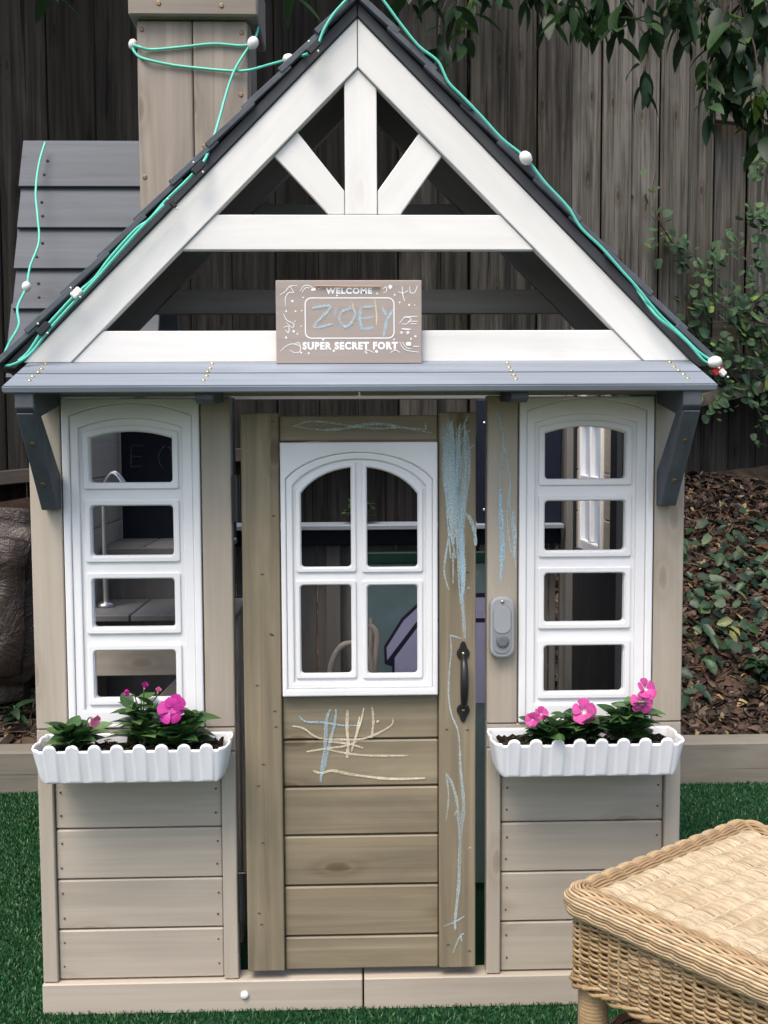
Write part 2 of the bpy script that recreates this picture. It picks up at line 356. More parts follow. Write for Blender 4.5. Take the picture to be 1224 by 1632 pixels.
def blades(n, x0, x1, y0, y1):
    X = rng.uniform(x0, x1, n); Y = rng.uniform(y0, y1, n)
    keep = ~((abs(X) < 0.535) & (Y > 0.003) & (Y < 0.88)); X = X[keep]; Y = Y[keep]; n = len(X)
    a = rng.uniform(0, 2 * np.pi, n); h = rng.uniform(0.005, 0.010, n); wd = rng.uniform(0.0009, 0.0015, n)
    ln = rng.uniform(0.0, 0.009, n); b_ = rng.uniform(0, 2 * np.pi, n)
    base = np.stack([X, Y, np.zeros(n)], 1); side = np.stack([np.cos(a), np.sin(a), np.zeros(n)], 1) * wd[:, None]
    lean = np.stack([np.cos(b_) * ln, np.sin(b_) * ln, h], 1); mid = lean * np.array([0.4, 0.4, 0.62])
    V = np.stack([base - side, base + side, base + mid + side * 0.8, base + mid - side * 0.8, base + lean], 1).reshape(-1, 3)
    i = np.arange(n)[:, None] * 5
    T = np.concatenate([i + [0, 1, 2], i + [0, 2, 3], i + [3, 2, 4]], 0)
    return V, T
VV, TT, off = [], [], 0
for args in ((90000, -1.15, -0.5, -0.35, 1.13), (40000, -0.6, 0.75, -0.35, 0.02), (48000, 0.52, 1.35, -0.2, 1.13), (6000, -0.5, 0.5, 0.88, 1.13)):
    V, T = blades(*args); VV.append(V); TT.append(T + off); off += len(V)
gr = big_mesh('grass', np.concatenate(VV), np.concatenate(TT), TURF); tag(gr, 'short green artificial grass around the playhouse', 'grass', kind='stuff')

def bank_z(x, y):
    s = 0.43 + 0.05 * math.tanh(x * 1.5)
    return 0.115 + max(0.0, y - 1.24) * s + 0.02 * math.sin(3.1 * x + 1.7 * y) + 0.012 * math.sin(9 * x - 7 * y)
nx, ny = 120, 50; V = []; Fc = []
for j in range(ny):
    for i in range(nx):
        x = -3.2 + 6.4 * i / (nx - 1); y = 1.215 + 3.0 * j / (ny - 1)
        V.append((x, y, bank_z(x, y) + random.uniform(-0.006, 0.006)))
for j in range(ny - 1):
    for i in range(nx - 1): a = j * nx + i; Fc.append((a, a + 1, a + nx + 1, a + nx))
bank = mesh_obj('bank', V, Fc, M['earth'], smooth=True); tag(bank, kind='structure')

# low timber that holds the bank
ed = thing('timber_edging', 'weathered grey timber edging between the green turf and the earth bank', 'edging', (0, 1.17, 0))
for xa, xb in ((-3.0, -1.35), (-1.345, 0.62), (0.625, 3.0)):
    board('timber', M['timber'], xa, xb, 1.13, 1.212, -0.01, 0.117, ed, 0.006)

# ------------------------------------------------------------------ fence: every board its own part
fence = thing('wooden_fence', 'tall weathered board fence standing on the bank behind the playhouse', 'fence', (0, fence_y(0), 0))
def ledge_z(s): return 0.86 + 0.085 * s
def fence_pt(s, off=0.0):
    p = Vector((FX0, FY0, 0)) + FDIR * s + FNRM * off; return p
def _s_at(px):
    d = _ray(px, 400); o_ = fence_pt(0, 0); tt = (o_ - CPOS).dot(FNRM) / d.dot(FNRM); return (CPOS + d * tt - o_).dot(FDIR)
S_STEP = _s_at(1122)
s = -1.1; k = 0
while s < 3.3:
    x = FX0 + s * FDIR.x
    wd = random.uniform(0.138, 0.162) if s < 1.2 else random.uniform(0.118, 0.146)
    gap = random.choice([0.001, 0.001, 0.0015, 0.0035]) if s < 1.25 else random.choice([0.003, 0.005, 0.008])
    proud = random.uniform(0.0, 0.006) + (0.019 if k % 2 and s > 1.1 else 0.0) - (0.13 if s > S_STEP else 0.0)
    z0, z1 = ledge_z(s) - 0.01, 2.95
    c = fence_pt(s + wd / 2, proud + 0.01)
    bm = bmesh.new(); bmesh.ops.create_cube(bm, size=1.0); bmesh.ops.scale(bm, vec=(wd, 0.018, z1 - z0), verts=bm.verts[:])
    bmesh.ops.bevel(bm, geom=bm.edges[:], offset=0.004, segments=1, affect='EDGES')
    for v in bm.verts: v.co.x += random.uniform(-0.0012, 0.0012)
    from_bm('board', bm, M['fence'] if s > 1.75 else M['fence_mid'] if s > 1.15 else M['fence_shade'], fence, (c.x, c.y, (z0 + z1) / 2), (0, random.uniform(-0.002, 0.002), FANG))  # boards further left take the darker, shade-coloured wood
    if True:            # narrow dark board added behind each joint to block the bright sky
        c2 = fence_pt(s + wd + gap / 2, -0.016 - (0.13 if s > S_STEP else 0.0)); bm = bmesh.new(); bmesh.ops.create_cube(bm, size=1.0); bmesh.ops.scale(bm, vec=(0.06, 0.012, z1 - z0 - 0.02), verts=bm.verts[:])
        from_bm('backing_board', bm, M['fence_shade'], fence, (c2.x, c2.y, (z0 + z1) / 2), (0, 0, FANG))
    s += wd + gap; k += 1
def fence_rail(name, s0, s1, za, zb, h, off, th, mat):
    L = s1 - s0; a = math.atan2(zb - za, L); c = fence_pt((s0 + s1) / 2, off)
    bm = bmesh.new(); bmesh.ops.create_cube(bm, size=1.0); bmesh.ops.scale(bm, vec=(math.hypot(L, zb - za), th, h), verts=bm.verts[:])
    bmesh.ops.bevel(bm, geom=bm.edges[:], offset=0.003, segments=1, affect='EDGES')
    from_bm(name, bm, mat, fence, (c.x, c.y, (za + zb) / 2), (0, -a, FANG))
c2 = fence_pt(S_STEP + 0.9, -0.185); bm = bmesh.new(); bmesh.ops.create_cube(bm, size=1.0); bmesh.ops.scale(bm, vec=(2.4, 0.012, 2.0), verts=bm.verts[:])
from_bm('backing_board', bm, M['fence_shade'], fence, (c2.x, c2.y, 1.95), (0, 0, FANG))  # added dark sheet, keeps sky light out of the stepped boards
fence_rail('rail', -1.1, 3.2, 2.28, 2.28, 0.085, -0.03, 0.038, M['fence_x'])
fence_rail('rail', -1.1, 3.2, 1.35, 1.40, 0.085, -0.03, 0.038, M['fence_x'])
fence_rail('step_rail', S_STEP, 3.2, P(1160, 127, fence_y(1.25)).z, P(1160, 127, fence_y(1.25)).z, 0.055, -0.085, 0.04, M['fence_x'])
fence_rail('ledge', -1.1, 2.13, ledge_z(-1.1), ledge_z(2.13), 0.045, 0.03, 0.07, M['fence_xd'])
fence_rail('ledge', 2.14, 3.2, ledge_z(2.14) + 0.005, ledge_z(3.2) + 0.12, 0.05, 0.035, 0.075, M['fence_x'])
s = -1.1
while s < 3.2:
    wd = 0.14; c = fence_pt(s + wd / 2, -0.06)
    board_z0 = bank_z(c.x, c.y) - 0.05
    bm = bmesh.new(); bmesh.ops.create_cube(bm, size=1.0); bmesh.ops.scale(bm, vec=(wd - 0.004, 0.018, ledge_z(s) + 0.12 - board_z0), verts=bm.verts[:])
    from_bm('lower_board', bm, M['fence_shade'], fence, (c.x, c.y, (ledge_z(s) + 0.12 + board_z0) / 2), (0, 0, FANG))  # recessed boards coloured dark for the shadow below the ledge
    s += wd
for sp in (-0.35, 2.06):
    c = fence_pt(sp, 0.055); z0 = bank_z(c.x, c.y) - 0.15; z1 = ledge_z(sp) + 0.02
    bm = bmesh.new(); bmesh.ops.create_cube(bm, size=1.0); bmesh.ops.scale(bm, vec=(0.09, 0.09, z1 - z0), verts=bm.verts[:])
    bmesh.ops.bevel(bm, geom=bm.edges[:], offset=0.004, segments=1, affect='EDGES')
    from_bm('post', bm, M['fence'], fence, (c.x, c.y, (z0 + z1) / 2), (0, 0, FANG))

# ------------------------------------------------------------------ playhouse
PH_ = thing('playhouse', 'greige wooden playhouse with white gable, slate roof and tan door', 'playhouse', (0, 0, 0))
G, TN, WH, SL, DS, AW, IN = (M[k] for k in ('greige', 'tan', 'white', 'slate', 'darkslate', 'awning', 'inner'))
TOPZ = 1.087
# base rails, two pieces butted at the middle
BR = board('base_rail', G, -0.535, 0.002, -0.006, 0.034, 0.0, 0.054, PH_)
board('base_rail', G, 0.005, 0.542, -0.006, 0.034, 0.0, 0.054, PH_)
c = P(390, 1585, -0.006)
lathe('bolt', [(0.0068, 0), (0.0068, 0.003), (0.005, 0.0045)], M['plastic'], BR, (c.x, -0.006, c.z), FACE_FRONT, 14)
# header under the awning
board('header', G, -0.535, 0.002, 0.0, 0.03, 1.036, TOPZ, PH_)
board('header', G, 0.005, 0.542, 0.0, 0.03, 1.036, TOPZ, PH_)
# posts of the upper half, window rails and frame of the lower half
for x0, x1 in ((-0.534, -0.483), (-0.2555, -0.207), (0.213, 0.2635), (0.4915, 0.541)):
    board('post', G, x0, x1, 0.0, 0.03, 0.4885, 1.0345, PH_)
for x0, x1 in ((-0.5345, -0.207), (0.213, 0.5415)):
    board('sill_rail', G, x0, x1, 0.0015, 0.03, 0.447, 0.487, PH_)
for x0, x1 in ((-0.534, -0.5095), (-0.231, -0.207), (0.213, 0.2365), (0.515, 0.541)):
    board('stile', G, x0, x1, -0.001, 0.03, 0.0555, 0.4455, PH_)
for x0, x1 in ((-0.5085, -0.232), (0.2378, 0.514)):
    zs = [0.0565, 0.1435, 0.2300, 0.3165, 0.4030]
    for i in range(5):
        z0 = zs[i]; z1 = zs[i + 1] - 0.0022 if i < 4 else 0.4455
        pk = board('plank', G, x0, x1, 0.007 + random.uniform(-0.0008, 0.0008), 0.022, z0, z1, PH_, 0.0022)
        if i < 4:
            tb = Tubes()
            for xx in (x0 + 0.009, x1 - 0.009):
                for zz in (z0 + 0.022 + random.uniform(-0.003, 0.003), z1 - 0.022 + random.uniform(-0.003, 0.003)):
                    xj = xx + random.uniform(-0.002, 0.002)
                    tb.add([(xj, 0.0058, zz), (xj, 0.008, zz)], 0.0018, 6)
                    V, Q = tube_data([(xj, 0.0058, zz), (xj, 0.0057, zz)], [0.0018, 0.0001], 6); tb.V.append(V); tb.Q.append(Q + tb.n); tb.n += len(V)
            tb.build('nail_heads', M['nail'], pk, (0, 0, 0))

# ---- windows: stepped white plastic frames with four lights
def metric(r, Y=0.01):
    x0, y0, x1, y1 = r; ym = (y0 + y1) / 2; xm = (x0 + x1) / 2
    return P(x0, ym, Y).x, P(x1, ym, Y).x, P(xm, y1, Y).z, P(xm, y0, Y).z
def side_window(rects, x0, x1):
    z0, z1 = 0.4895, 1.0325
    mm = [metric(r) for r in rects]
    xa = sum(q[0] for q in mm) / 4; xb = sum(q[1] for q in mm) / 4
    holes = []
    for i, q in enumerate(mm): holes.append((xa, xb, q[2], q[3]))
    def hole(q, grow, i, r=0.006):
        ar = 0.011 if i == 0 else 0.0
        return round_rect(q[0] - grow, q[1] + grow, q[2] - grow, q[3] + grow, r, ar)
    x0 += 0.002; x1 -= 0.002
    win = plate('window', round_rect(x0, x1, z0, z1, 0.002), [hole(q, 0.0, i) for i, q in enumerate(holes)], 0.007, 0.02, M['plastic'], PH_, 0.001)
    top = holes[0][3]
    # outer rim, then a middle step, then a raised bead round every light
    plate('rim', round_rect(x0, x1, z0, z1, 0.002), [round_rect(x0 + 0.012, x1 - 0.012, z0 + 0.006, top + 0.046, 0.003, 0.020)], -0.002, 0.0066, M['plastic'], win, 0.0022)
    plate('step', round_rect(x0 + 0.0122, x1 - 0.0122, z0 + 0.0062, top + 0.0458, 0.003, 0.020), [round_rect(xa - 0.017, xb + 0.017, holes[3][2] - 0.019, top + 0.021, 0.003, 0.015)], 0.0015, 0.0066, M['plastic'], win, 0.0022)
    for i, q in enumerate(holes):
        plate('bead', hole(q, 0.0105, i, 0.004), [hole(q, 0.0012, i)], 0.0028, 0.0066, M['plastic'], win, 0.0018)
    return win, holes
winL, HL = side_window([(143, 688, 275, 769), (147, 806, 277, 885), (150, 922, 279, 999), (153, 1036, 281, 1112)], -0.4825, -0.256)
winR, HR = side_window([(868, 680, 998, 763), (868, 798, 995, 877), (867, 913, 993, 991), (866, 1028, 991, 1102)], 0.264, 0.491)

# ---- door
DZ0, DZ1 = 0.070, 1.0075
door = board('door', TN, -0.186, 0.190, 0.016, 0.021, 0.0725, 0.545, PH_)
for x0, x1 in ((-0.1905, -0.1288), (0.1325, 0.1935)):
    board('stile', TN, x0, x1, -0.006, 0.0155, DZ0, DZ1, door)
ZT = board('top_rail', TN, -0.1278, 0.1315, 0.002, 0.0155, 0.962, 1.003, door)
zz = [P(575, y, 0.006).z for y in (1545, 1490, 1410, 1330, 1253, 1178, 1106)]
DP = []
for i in range(6):
    DP.append(board('plank', TN, -0.128, 0.1318, 0.0035 + random.uniform(-0.0008, 0.0008), 0.0155, zz[i] + (0.003 if i == 0 else 0.0012), zz[i + 1] - 0.0014, door, 0.0025))
# door window
dx0, dx1, dz0, dz1 = -0.1265, 0.1300, 0.5405, 0.9595
def door_light(px0, px1, py0, py1, arch_c=None):
    x0, x1, z0, z1 = metric((px0, py0, px1, py1), 0.0)
    return x0, x1, z0, z1
bl = door_light(480, 560, 932, 1072); br_ = door_light(586, 665, 932, 1072)
tl = door_light(480, 559, 745, 903); tr = door_light(585, 665, 745, 903)
XC = (tl[1] + tr[0]) / 2; ARX = XC - tl[0] + 0.012; ZSH = P(500, 793, 0).z; ZTOP = tl[3]
def archz(x, grow=0.0):     # elliptical head springing at the outer edges
    a = (tr[1] - XC) + grow; h = (ZTOP - ZSH)
    u = min(1.0, abs(x - XC) / (a * 1.03)); return ZSH + grow + (h) * (math.sqrt(1 - (u * 0.93) ** 2) - math.sqrt(1 - 0.93 ** 2)) / (1 - math.sqrt(1 - 0.93 ** 2))
def arch_light(q, grow, r=0.006):
    x0, x1, z0 = q[0] - grow, q[1] + grow, q[2] - grow; pts = []
    for cx, cz, a0 in ((x0 + r, z0 + r, math.pi), (x1 - r, z0 + r, 1.5 * math.pi)):
        for k in range(5): a = a0 + k / 4 * math.pi / 2; pts.append((cx + r * math.cos(a), cz + r * math.sin(a)))
    for k in range(15): x = x1 + (x0 - x1) * k / 14; pts.append((x, archz(x, grow)))
    return pts
def big_arch(g, zb):
    x0 = tl[0] - g; x1 = tr[1] + g; pts = [(x0, zb), (x1, zb)]
    for k in range(29): x = x1 + (x0 - x1) * k / 28; pts.append((x, archz(x, g)))
    return pts
rr = lambda q, g, r=0.006: round_rect(q[0] - g, q[1] + g, q[2] - g, q[3] + g, r)
full = round_rect(dx0, dx1, dz0, dz1, 0.002)
dwin = plate('window', full, [arch_light(tl, 0), arch_light(tr, 0), rr(bl, 0), rr(br_, 0)], -0.004, 0.0012, M['plastic'], door, 0.001)
def dstep(name, outl, holes, yf, bev=0.002):
    plate(name, outl, holes, yf, -0.0042, M['plastic'], door, bev)
dstep('window_rim', full, [big_arch(0.0245, dz0 + 0.012)], -0.0125, 0.0024)
dstep('window_step', big_arch(0.0243, dz0 + 0.0122), [big_arch(0.0135, dz0 + 0.0225)], -0.0095, 0.0022)
for q, fn in ((tl, arch_light), (tr, arch_light), (bl, rr), (br_, rr)):
    dstep('window_bead', fn(q, 0.0085, 0.004), [fn(q, 0.0012)], -0.0078, 0.0016)
# handle
hc = P(738, 1083, -0.006); hx = hc.x; hz0, hz1 = P(738, 1131, -0.006).z, P(738, 1041, -0.006).z
hand = tube('handle', catmull([(hx, -0.008, hz1 - 0.004), (hx, -0.020, hz1 - 0.013), (hx, -0.027, hz1 - 0.028), (hx, -0.029, (hz0 + hz1) / 2), (hx, -0.027, hz0 + 0.028), (hx, -0.020, hz0 + 0.013), (hx, -0.008, hz0 + 0.004)], 5),
            [0.004 + 0.0032 * math.sin(math.pi * i / 30) for i in range(31)], M['black'], door, 10)
for zc, sg in ((hz1, 1), (hz0, -1)):
    pts = []
    for k in range(40):
        a = 2 * math.pi * k / 40; r = 0.0108 + 0.010 * max(0, math.cos(a)) ** 14
        pts.append((hx + r * math.sin(a), zc + sg * r * math.cos(a)))
    if sg < 0: pts = pts[::-1]
    pl = plate('handle_plate', pts, [], -0.0092, -0.0062, M['black'], door, 0.0008)
    lathe('handle_screw', [(0.0028, 0), (0.0024, 0.0014), (0.001, 0.002)], M['brass'], door, (hx, -0.0092, zc), FACE_FRONT, 10)
# hinges
for z0, z1 in ((P(385, 1465).z, P(385, 1390).z), (P(380, 832).z, P(380, 757).z)):
    hb = board('hinge', M['black'], -0.2065, -0.1915, -0.003, 0.004, z0, z1, PH_, 0.001)
    tube('knuckle', [(-0.1985, -0.004, z0), (-0.1985, -0.004, z1)], 0.0045, M['black'], hb, 8)

tb = Tubes()
for px, py in ((434, 672), (436, 822), (418, 915), (432, 1010), (434, 1012), (410, 1092), (420, 1218), (412, 1252), (419, 1343), (413, 1455), (417, 1473), (438, 1133), (440, 1158), (745, 912), (744, 674), (712, 1162), (745, 1163), (748, 1515), (714, 1505)):
    q = P(px, py, -0.006); tb.add([(q.x - 0.0024, -0.0063, q.z), (q.x + 0.0024, -0.0063, q.z)], [0.0010, 0.0010], 5)
tag(tb.build('staples', M['nail'], door, (0, 0, 0)), kind='stuff')
# ---- doorbell on the post beside the door
bx0, bx1, bz0, bz1 = P(779, 1000).x, P(818, 1000).x, P(798, 1046).z, P(798, 949).z
bell = plate('doorbell', round_rect(bx0, bx1, bz0, bz1, 0.0165, 0, 9), [], -0.016, -0.0005, M['bellgrey'], PH_, 0.004)
plate('face', round_rect(bx0 + 0.0045, bx1 - 0.0055, bz0 + 0.008, bz1 - 0.013, 0.0135, 0, 9), [], -0.0175, -0.0155, M['belldark'], bell, 0.0008)
plate('lens', round_rect(bx0 + 0.006, bx1 - 0.007, bz0 + 0.042, bz1 - 0.015, 0.0118, 0, 9), [], -0.0186, -0.0174, M['bellgrey'], bell, 0.0005)
lathe('push_button', [(0.0105, 0), (0.0105, 0.002), (0.009, 0.0032), (0.004, 0.0026)], plain('button_grey', (0.13, 0.14, 0.15), 0.5), bell, ((bx0 + bx1) / 2, -0.0174, bz0 + 0.029), FACE_FRONT, 24)
lathe('screw', [(0.0032, 0), (0.003, 0.0012), (0.0012, 0.002)], M['brass'], bell, ((bx0 + bx1) / 2, -0.016, bz1 - 0.008), FACE_FRONT, 12)

# ---- awning: two sloped planks with rows of brass screws, carried by brackets
AX0, AX1 = -0.527, 0.543
aw_b = (0.004, 1.0965); aw_f = (-0.149, 1.0455)         # (y,z) of top face, back and front
ad = Vector((0, aw_f[0] - aw_b[0], aw_f[1] - aw_b[1])); aL = ad.length; ad.normalize(); an = Vector((0, ad.z, -ad.y))
if an.z < 0: an = -an
ath = math.atan2(ad.z, -ad.y)
def awn_pt(x, s, o=0.0): return Vector((x, aw_b[0], aw_b[1])) + Vector((0, ad.y, ad.z)) * s + an * o
def awn_board(name, x0, x1, s0, s1, parent, th=0.0115):
    c = awn_pt((x0 + x1) / 2, (s0 + s1) / 2, -th / 2)
    bm = bmesh.new(); bmesh.ops.create_cube(bm, size=1.0); bmesh.ops.scale(bm, vec=(x1 - x0, s1 - s0, th), verts=bm.verts[:])
    bmesh.ops.bevel(bm, geom=bm.edges[:], offset=0.0022, segments=2, affect='EDGES')
    return from_bm(name, bm, AW['x'], parent, c, (-ath, 0, 0))
awn = awn_board('awning', AX0, AX1, 0.0, aL * 0.56, PH_)
awn_board('plank', AX0, AX1, aL * 0.56 + 0.0015, aL, awn)
for (ax, ay), (bx_, by_) in (((74, 577), (50, 605)), ((337, 577), (327, 607)), ((804, 574), (825, 604)), ((1063, 570), (1095, 599))):
    xs = 0.5 * (P(ax, ay, aw_b[0] - 0.02).x + P(bx_, by_, -0.12).x)
    for sfrac in (0.08, 0.22, 0.40, 0.53, 0.68, 0.83):
        p = awn_pt(xs + random.uniform(-0.0015, 0.0015), aL * sfrac)
        lathe('screw', [(0.0036, -0.0005), (0.0034, 0.0012), (0.0016, 0.0024)], M['brass'], awn, p, (-ath, 0, 0), 10)
UZ = lambda y: aw_b[1] + (y - aw_b[0]) * (aw_f[1] - aw_b[1]) / (aw_f[0] - aw_b[0]) - 0.0125
def bracket(x0, x1, long_):
    ya = -0.142 if long_ else -0.13
    prof = [(0.0, UZ(0.0)), (ya, UZ(ya)), (ya, UZ(ya) - 0.022), (ya + 0.018, UZ(ya) - 0.038), (0.0, UZ(0) - (0.062 if long_ else 0.05))]
    if not long_: prof = [(-0.001, UZ(0.0)), (ya, UZ(ya)), (ya, UZ(ya) - 0.014), (ya + 0.016, UZ(ya) - 0.020), (-0.001, UZ(0) - 0.058)]
    h = (x1 - x0) / 2; bm = bmesh.new()
    cz = 1.04; cy = -0.07
    a = [bm.verts.new((-h, q[0] - cy, q[1] - cz)) for q in prof]; b_ = [bm.verts.new((h, q[0] - cy, q[1] - cz)) for q in prof]
    bm.faces.new(a); bm.faces.new(b_[::-1]); n = len(prof)
    for i in range(n): bm.faces.new((a[i], b_[i], b_[(i + 1) % n], a[(i + 1) % n]))
    bmesh.ops.bevel(bm, geom=bm.edges[:], offset=0.0012, segments=1, affect='EDGES')
    br = from_bm('bracket', bm, SL['y'], PH_, ((x0 + x1) / 2, cy, cz))
    if long_:
        za, zb = UZ(ya) - 0.03, 0.853
        prof = [(ya + 0.012, za), (-0.001, zb + 0.052), (-0.001, zb), (-0.022, zb), (ya + 0.001, za - 0.012), (ya + 0.001, za)]
        prof = [(ya + 0.040, za + 0.0), (-0.0012, zb + 0.056), (-0.0012, zb), (-0.024, zb), (ya + 0.002, za)]
        bm = bmesh.new(); cz = 0.93; h -= 0.0012
        a = [bm.verts.new((-h, q[0] - cy, q[1] - cz)) for q in prof]; b_ = [bm.verts.new((h, q[0] - cy, q[1] - cz)) for q in prof]
        bm.faces.new(a); bm.faces.new(b_[::-1]); n = len(prof)
        for i in range(n): bm.faces.new((a[i], b_[i], b_[(i + 1) % n], a[(i + 1) % n]))
        bmesh.ops.bevel(bm, geom=bm.edges[:], offset=0.0012, segments=1, affect='EDGES')
        from_bm('brace', bm, SL['z'], br, ((x0 + x1) / 2, cy, cz))
        A = Vector((0, ya + 0.002, za)); B = Vector((0, -0.024, zb)); dd = (B - A).normalized(); nn = Vector((0, dd.z, -dd.y)); nn = nn if nn.y < 0 else -nn
        for tt in (0.3, 0.72):
            p = A.lerp(B, tt) + nn * 0.0003; p.x = (x0 + x1) / 2
            lathe('screw', [(0.0042, -0.0006), (0.004, 0.0008), (0.0018, 0.0003)], M['zinc'], br, p, nn.to_track_quat('Z', 'Y').to_euler(), 10)
bracket(-0.510, -0.482, True); bracket(0.4925, 0.521, True)
bracket(-0.2455, -0.2175, False); bracket(0.2335, 0.2595, False)

# ---- gable: white timbers
XA = 0.004
def bl_(sgn, z, c): return (XA + sgn * (c - z), z)
WO, WI = 1.625, 1.5495
for sg in (-1, 1):
    zb = 1.0885
    poly = [(XA + sg * 0.0006, WO), (XA + sg * 0.0006, WI), bl_(sg, zb, WI), bl_(sg, zb, WO)]
    if sg > 0: poly = poly[::-1]
    prism('gable_board', poly, -0.022, 0.0, WH['x'], PH_, ang=sg * -math.pi / 4)
for z0, z1, yf in ((1.2665, 1.3215, -0.018), (1.0885, 1.1385, -0.0185)):
    prism('gable_beam', [bl_(-1, z0, WI - 0.001), bl_(1, z0, WI - 0.001), bl_(1, z1, WI - 0.001), bl_(-1, z1, WI - 0.001)], yf, -0.0005, WH['x'], PH_)
ka, kb, kz = -0.0175, 0.0335, 1.3225
prism('king_post', [(ka, kz), (kb, kz), (kb, WI - 0.001 - (kb - XA)), (XA, WI - 0.001), (ka, WI - 0.001 + (ka - XA))], -0.0165, -0.0005, WH['z'], PH_, bev=0.001)
def pp(l): return [(P(x, y, -0.012).x, P(x, y, -0.012).z) for x, y in l]
lA = pp([(437, 248), (474, 213), (551, 305)]); rA = pp([(704, 250), (668, 215), (602, 305)])
lS = [(lA[0][0], WI - 0.0015 + lA[0][0] - XA), (pp([(524, 347)])[0][0], kz + 0.0005), (ka - 0.001, kz + 0.0005), (ka - 0.001, lA[2][1]), (lA[1][0], WI - 0.0015 + lA[1][0] - XA)]
rS = [(rA[0][0], WI - 0.0015 - rA[0][0] + XA), (rA[1][0], WI - 0.0015 - rA[1][0] + XA), (kb + 0.001, rA[2][1]), (kb + 0.001, kz + 0.0005), (pp([(638, 348)])[0][0], kz + 0.0005)]
prism('gable_strut', lS, -0.0145, -0.0005, WH['x'], PH_, ang=-0.87); prism('gable_strut', rS, -0.0145, -0.0005, WH['x'], PH_, ang=0.87)

# ---- main roof: fascias, sheathing, lapped planks
RO = 1.6485; RB = 0.215; EX = 0.570
for sg in (-1, 1):
    def rp(s, o):      # along the slope s, outwards o
        q = 0.70711; return (XA + sg * (s * q + o * q), RO - s * q + o * q)
    SLEN = EX * 1.41421
    poly = [(XA + sg * 0.0005, RO), (XA + sg * 0.0005, WO + 0.001), (XA + sg * (WO + 0.001 - (RO - EX)) - sg * 0.0, RO - EX), rp(SLEN, 0)]
    if sg > 0: poly = poly[::-1]
    for y0, y1 in ((-0.026, 0.0), (0.19, 0.21)):
        prism('fascia', poly, y0, y1, DS['x'], PH_, ang=sg * -math.pi / 4)
    roof = prism('roof', (lambda q: q[::-1] if sg > 0 else q)([rp(0.024, -0.002), rp(0.042, -0.020), rp(SLEN, -0.020), rp(SLEN, -0.002)]), 0.002, 0.189, SL['y'], PH_)
    n = 10; ex = (SLEN + 0.01) / n
    for k in range(n):
        s0 = max(0.0, k * ex - 0.018); s1 = (k + 1) * ex
        ov = random.uniform(-0.005, 0.005)
        q = [rp(s0, 0.0005), rp(s1, 0.0052), rp(s1, 0.0148), rp(s0 - (0.009 if k == 0 else 0), 0.0092)]
        if sg > 0: q = q[::-1]
        prism('roof_plank', q, -0.034 + ov, RB + ov, SL['y'], roof, bev=0.001)

# ---- rear frame of the gable, back wall
for sg in (-1, 1):
    poly = [(XA + sg * 0.0006, WO), (XA + sg * 0.0006, WI), bl_(sg, 1.0885, WI), bl_(sg, 1.0885, WO)]
    if sg > 0: poly = poly[::-1]
    prism('rear_gable_board', poly, 0.165, 0.1845, IN['x'], PH_, ang=sg * -math.pi / 4)
for z0, z1 in ((P(400, 500, 0.166).z, P(400, 462, 0.166).z), (P(430, 351, 0.166).z, P(430, 325, 0.166).z)):
    prism('rear_beam', [bl_(-1, z0, WI - 0.001), bl_(1, z0, WI - 0.001), bl_(1, z1, WI - 0.001), bl_(-1, z1, WI - 0.001)], 0.166, 0.183, IN['x'], PH_)
board('rear_header', IN, -0.53, 0.53, 0.84, 0.866, 1.058, 1.0875, PH_)
for x0, x1 in ((-0.532, -0.49), (-0.075, -0.04), (0.30, 0.335), (0.50, 0.54)):
    board('rear_post', IN, x0, x1, 0.842, 0.868, 0.0, 0.731 if -0.2 < x0 < 0.4 else 1.0575, PH_)
board('counter', M['awning'], -0.489, 0.499, 0.79, 0.895, 0.7455, 0.757, PH_)
board('apron', M['navy'], -0.489, 0.499, 0.832, 0.8405, 0.705, 0.744, PH_)
x = -0.488
while x < 0.49:
    wd = random.uniform(0.085, 0.105); board('rear_plank', IN, x, min(x + wd, 0.497) - 0.003, 0.87, 0.884, 0.0, 0.7445, PH_); x += wd
navy = board('chalkboard', M['navy'], 0.292, 0.4985, 0.826, 0.838, 0.758, 1.056, PH_)
for zc in (0.79, 1.0): lathe('screw', [(0.004, 0), (0.003, 0.002)], M['steel'], navy, (0.31, 0.826, zc), FACE_FRONT, 8)
# ---- side walls
SWY0, SWY1, SWZ0, SWZ1 = 0.505, 0.735, 0.705, 1.03
for sg in (-1, 1):
    xa, xb = (-0.533, -0.519) if sg < 0 else (0.5255, 0.5395)
    for i in range(11):
        z0 = 0.002 + i * 0.0986; z1 = z0 + 0.096
        spans = [(0.032, 0.838)]
        if sg < 0 and z0 > 0.45 and z1 < 1.05: spans = [(0.27, 0.838)]  # opening added near the front to let sunlight onto the bench apron
        if sg > 0 and z1 > SWZ0 and z0 < SWZ1: spans = [(0.032, SWY0), (SWY1, 0.838)]
        for ya, yb in spans: board('side_plank', G, xa, xb, ya, yb, z0, z1, PH_)
    for ya in ((0.0325, 0.785) if sg < 0 else (0.0325, 0.27, 0.785)): board('side_stud', IN, xa - sg * 0.022 if sg > 0 else xb + 0.0015, (xa - 0.0015) if sg > 0 else xb + 0.022, ya, ya + 0.035, 0.0, 1.08, PH_)
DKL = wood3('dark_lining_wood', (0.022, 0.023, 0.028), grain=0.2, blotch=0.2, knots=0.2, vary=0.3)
y = 0.07
while y < 0.83:
    yb = min(y + 0.088, 0.838); lo = 1.08
    if yb > SWY0 and y < SWY1: lo = SWZ0 - 0.002
    board('lining_board', DKL, 0.5185, 0.5245, y, yb - 0.003, 0.002, lo, PH_); y += 0.088
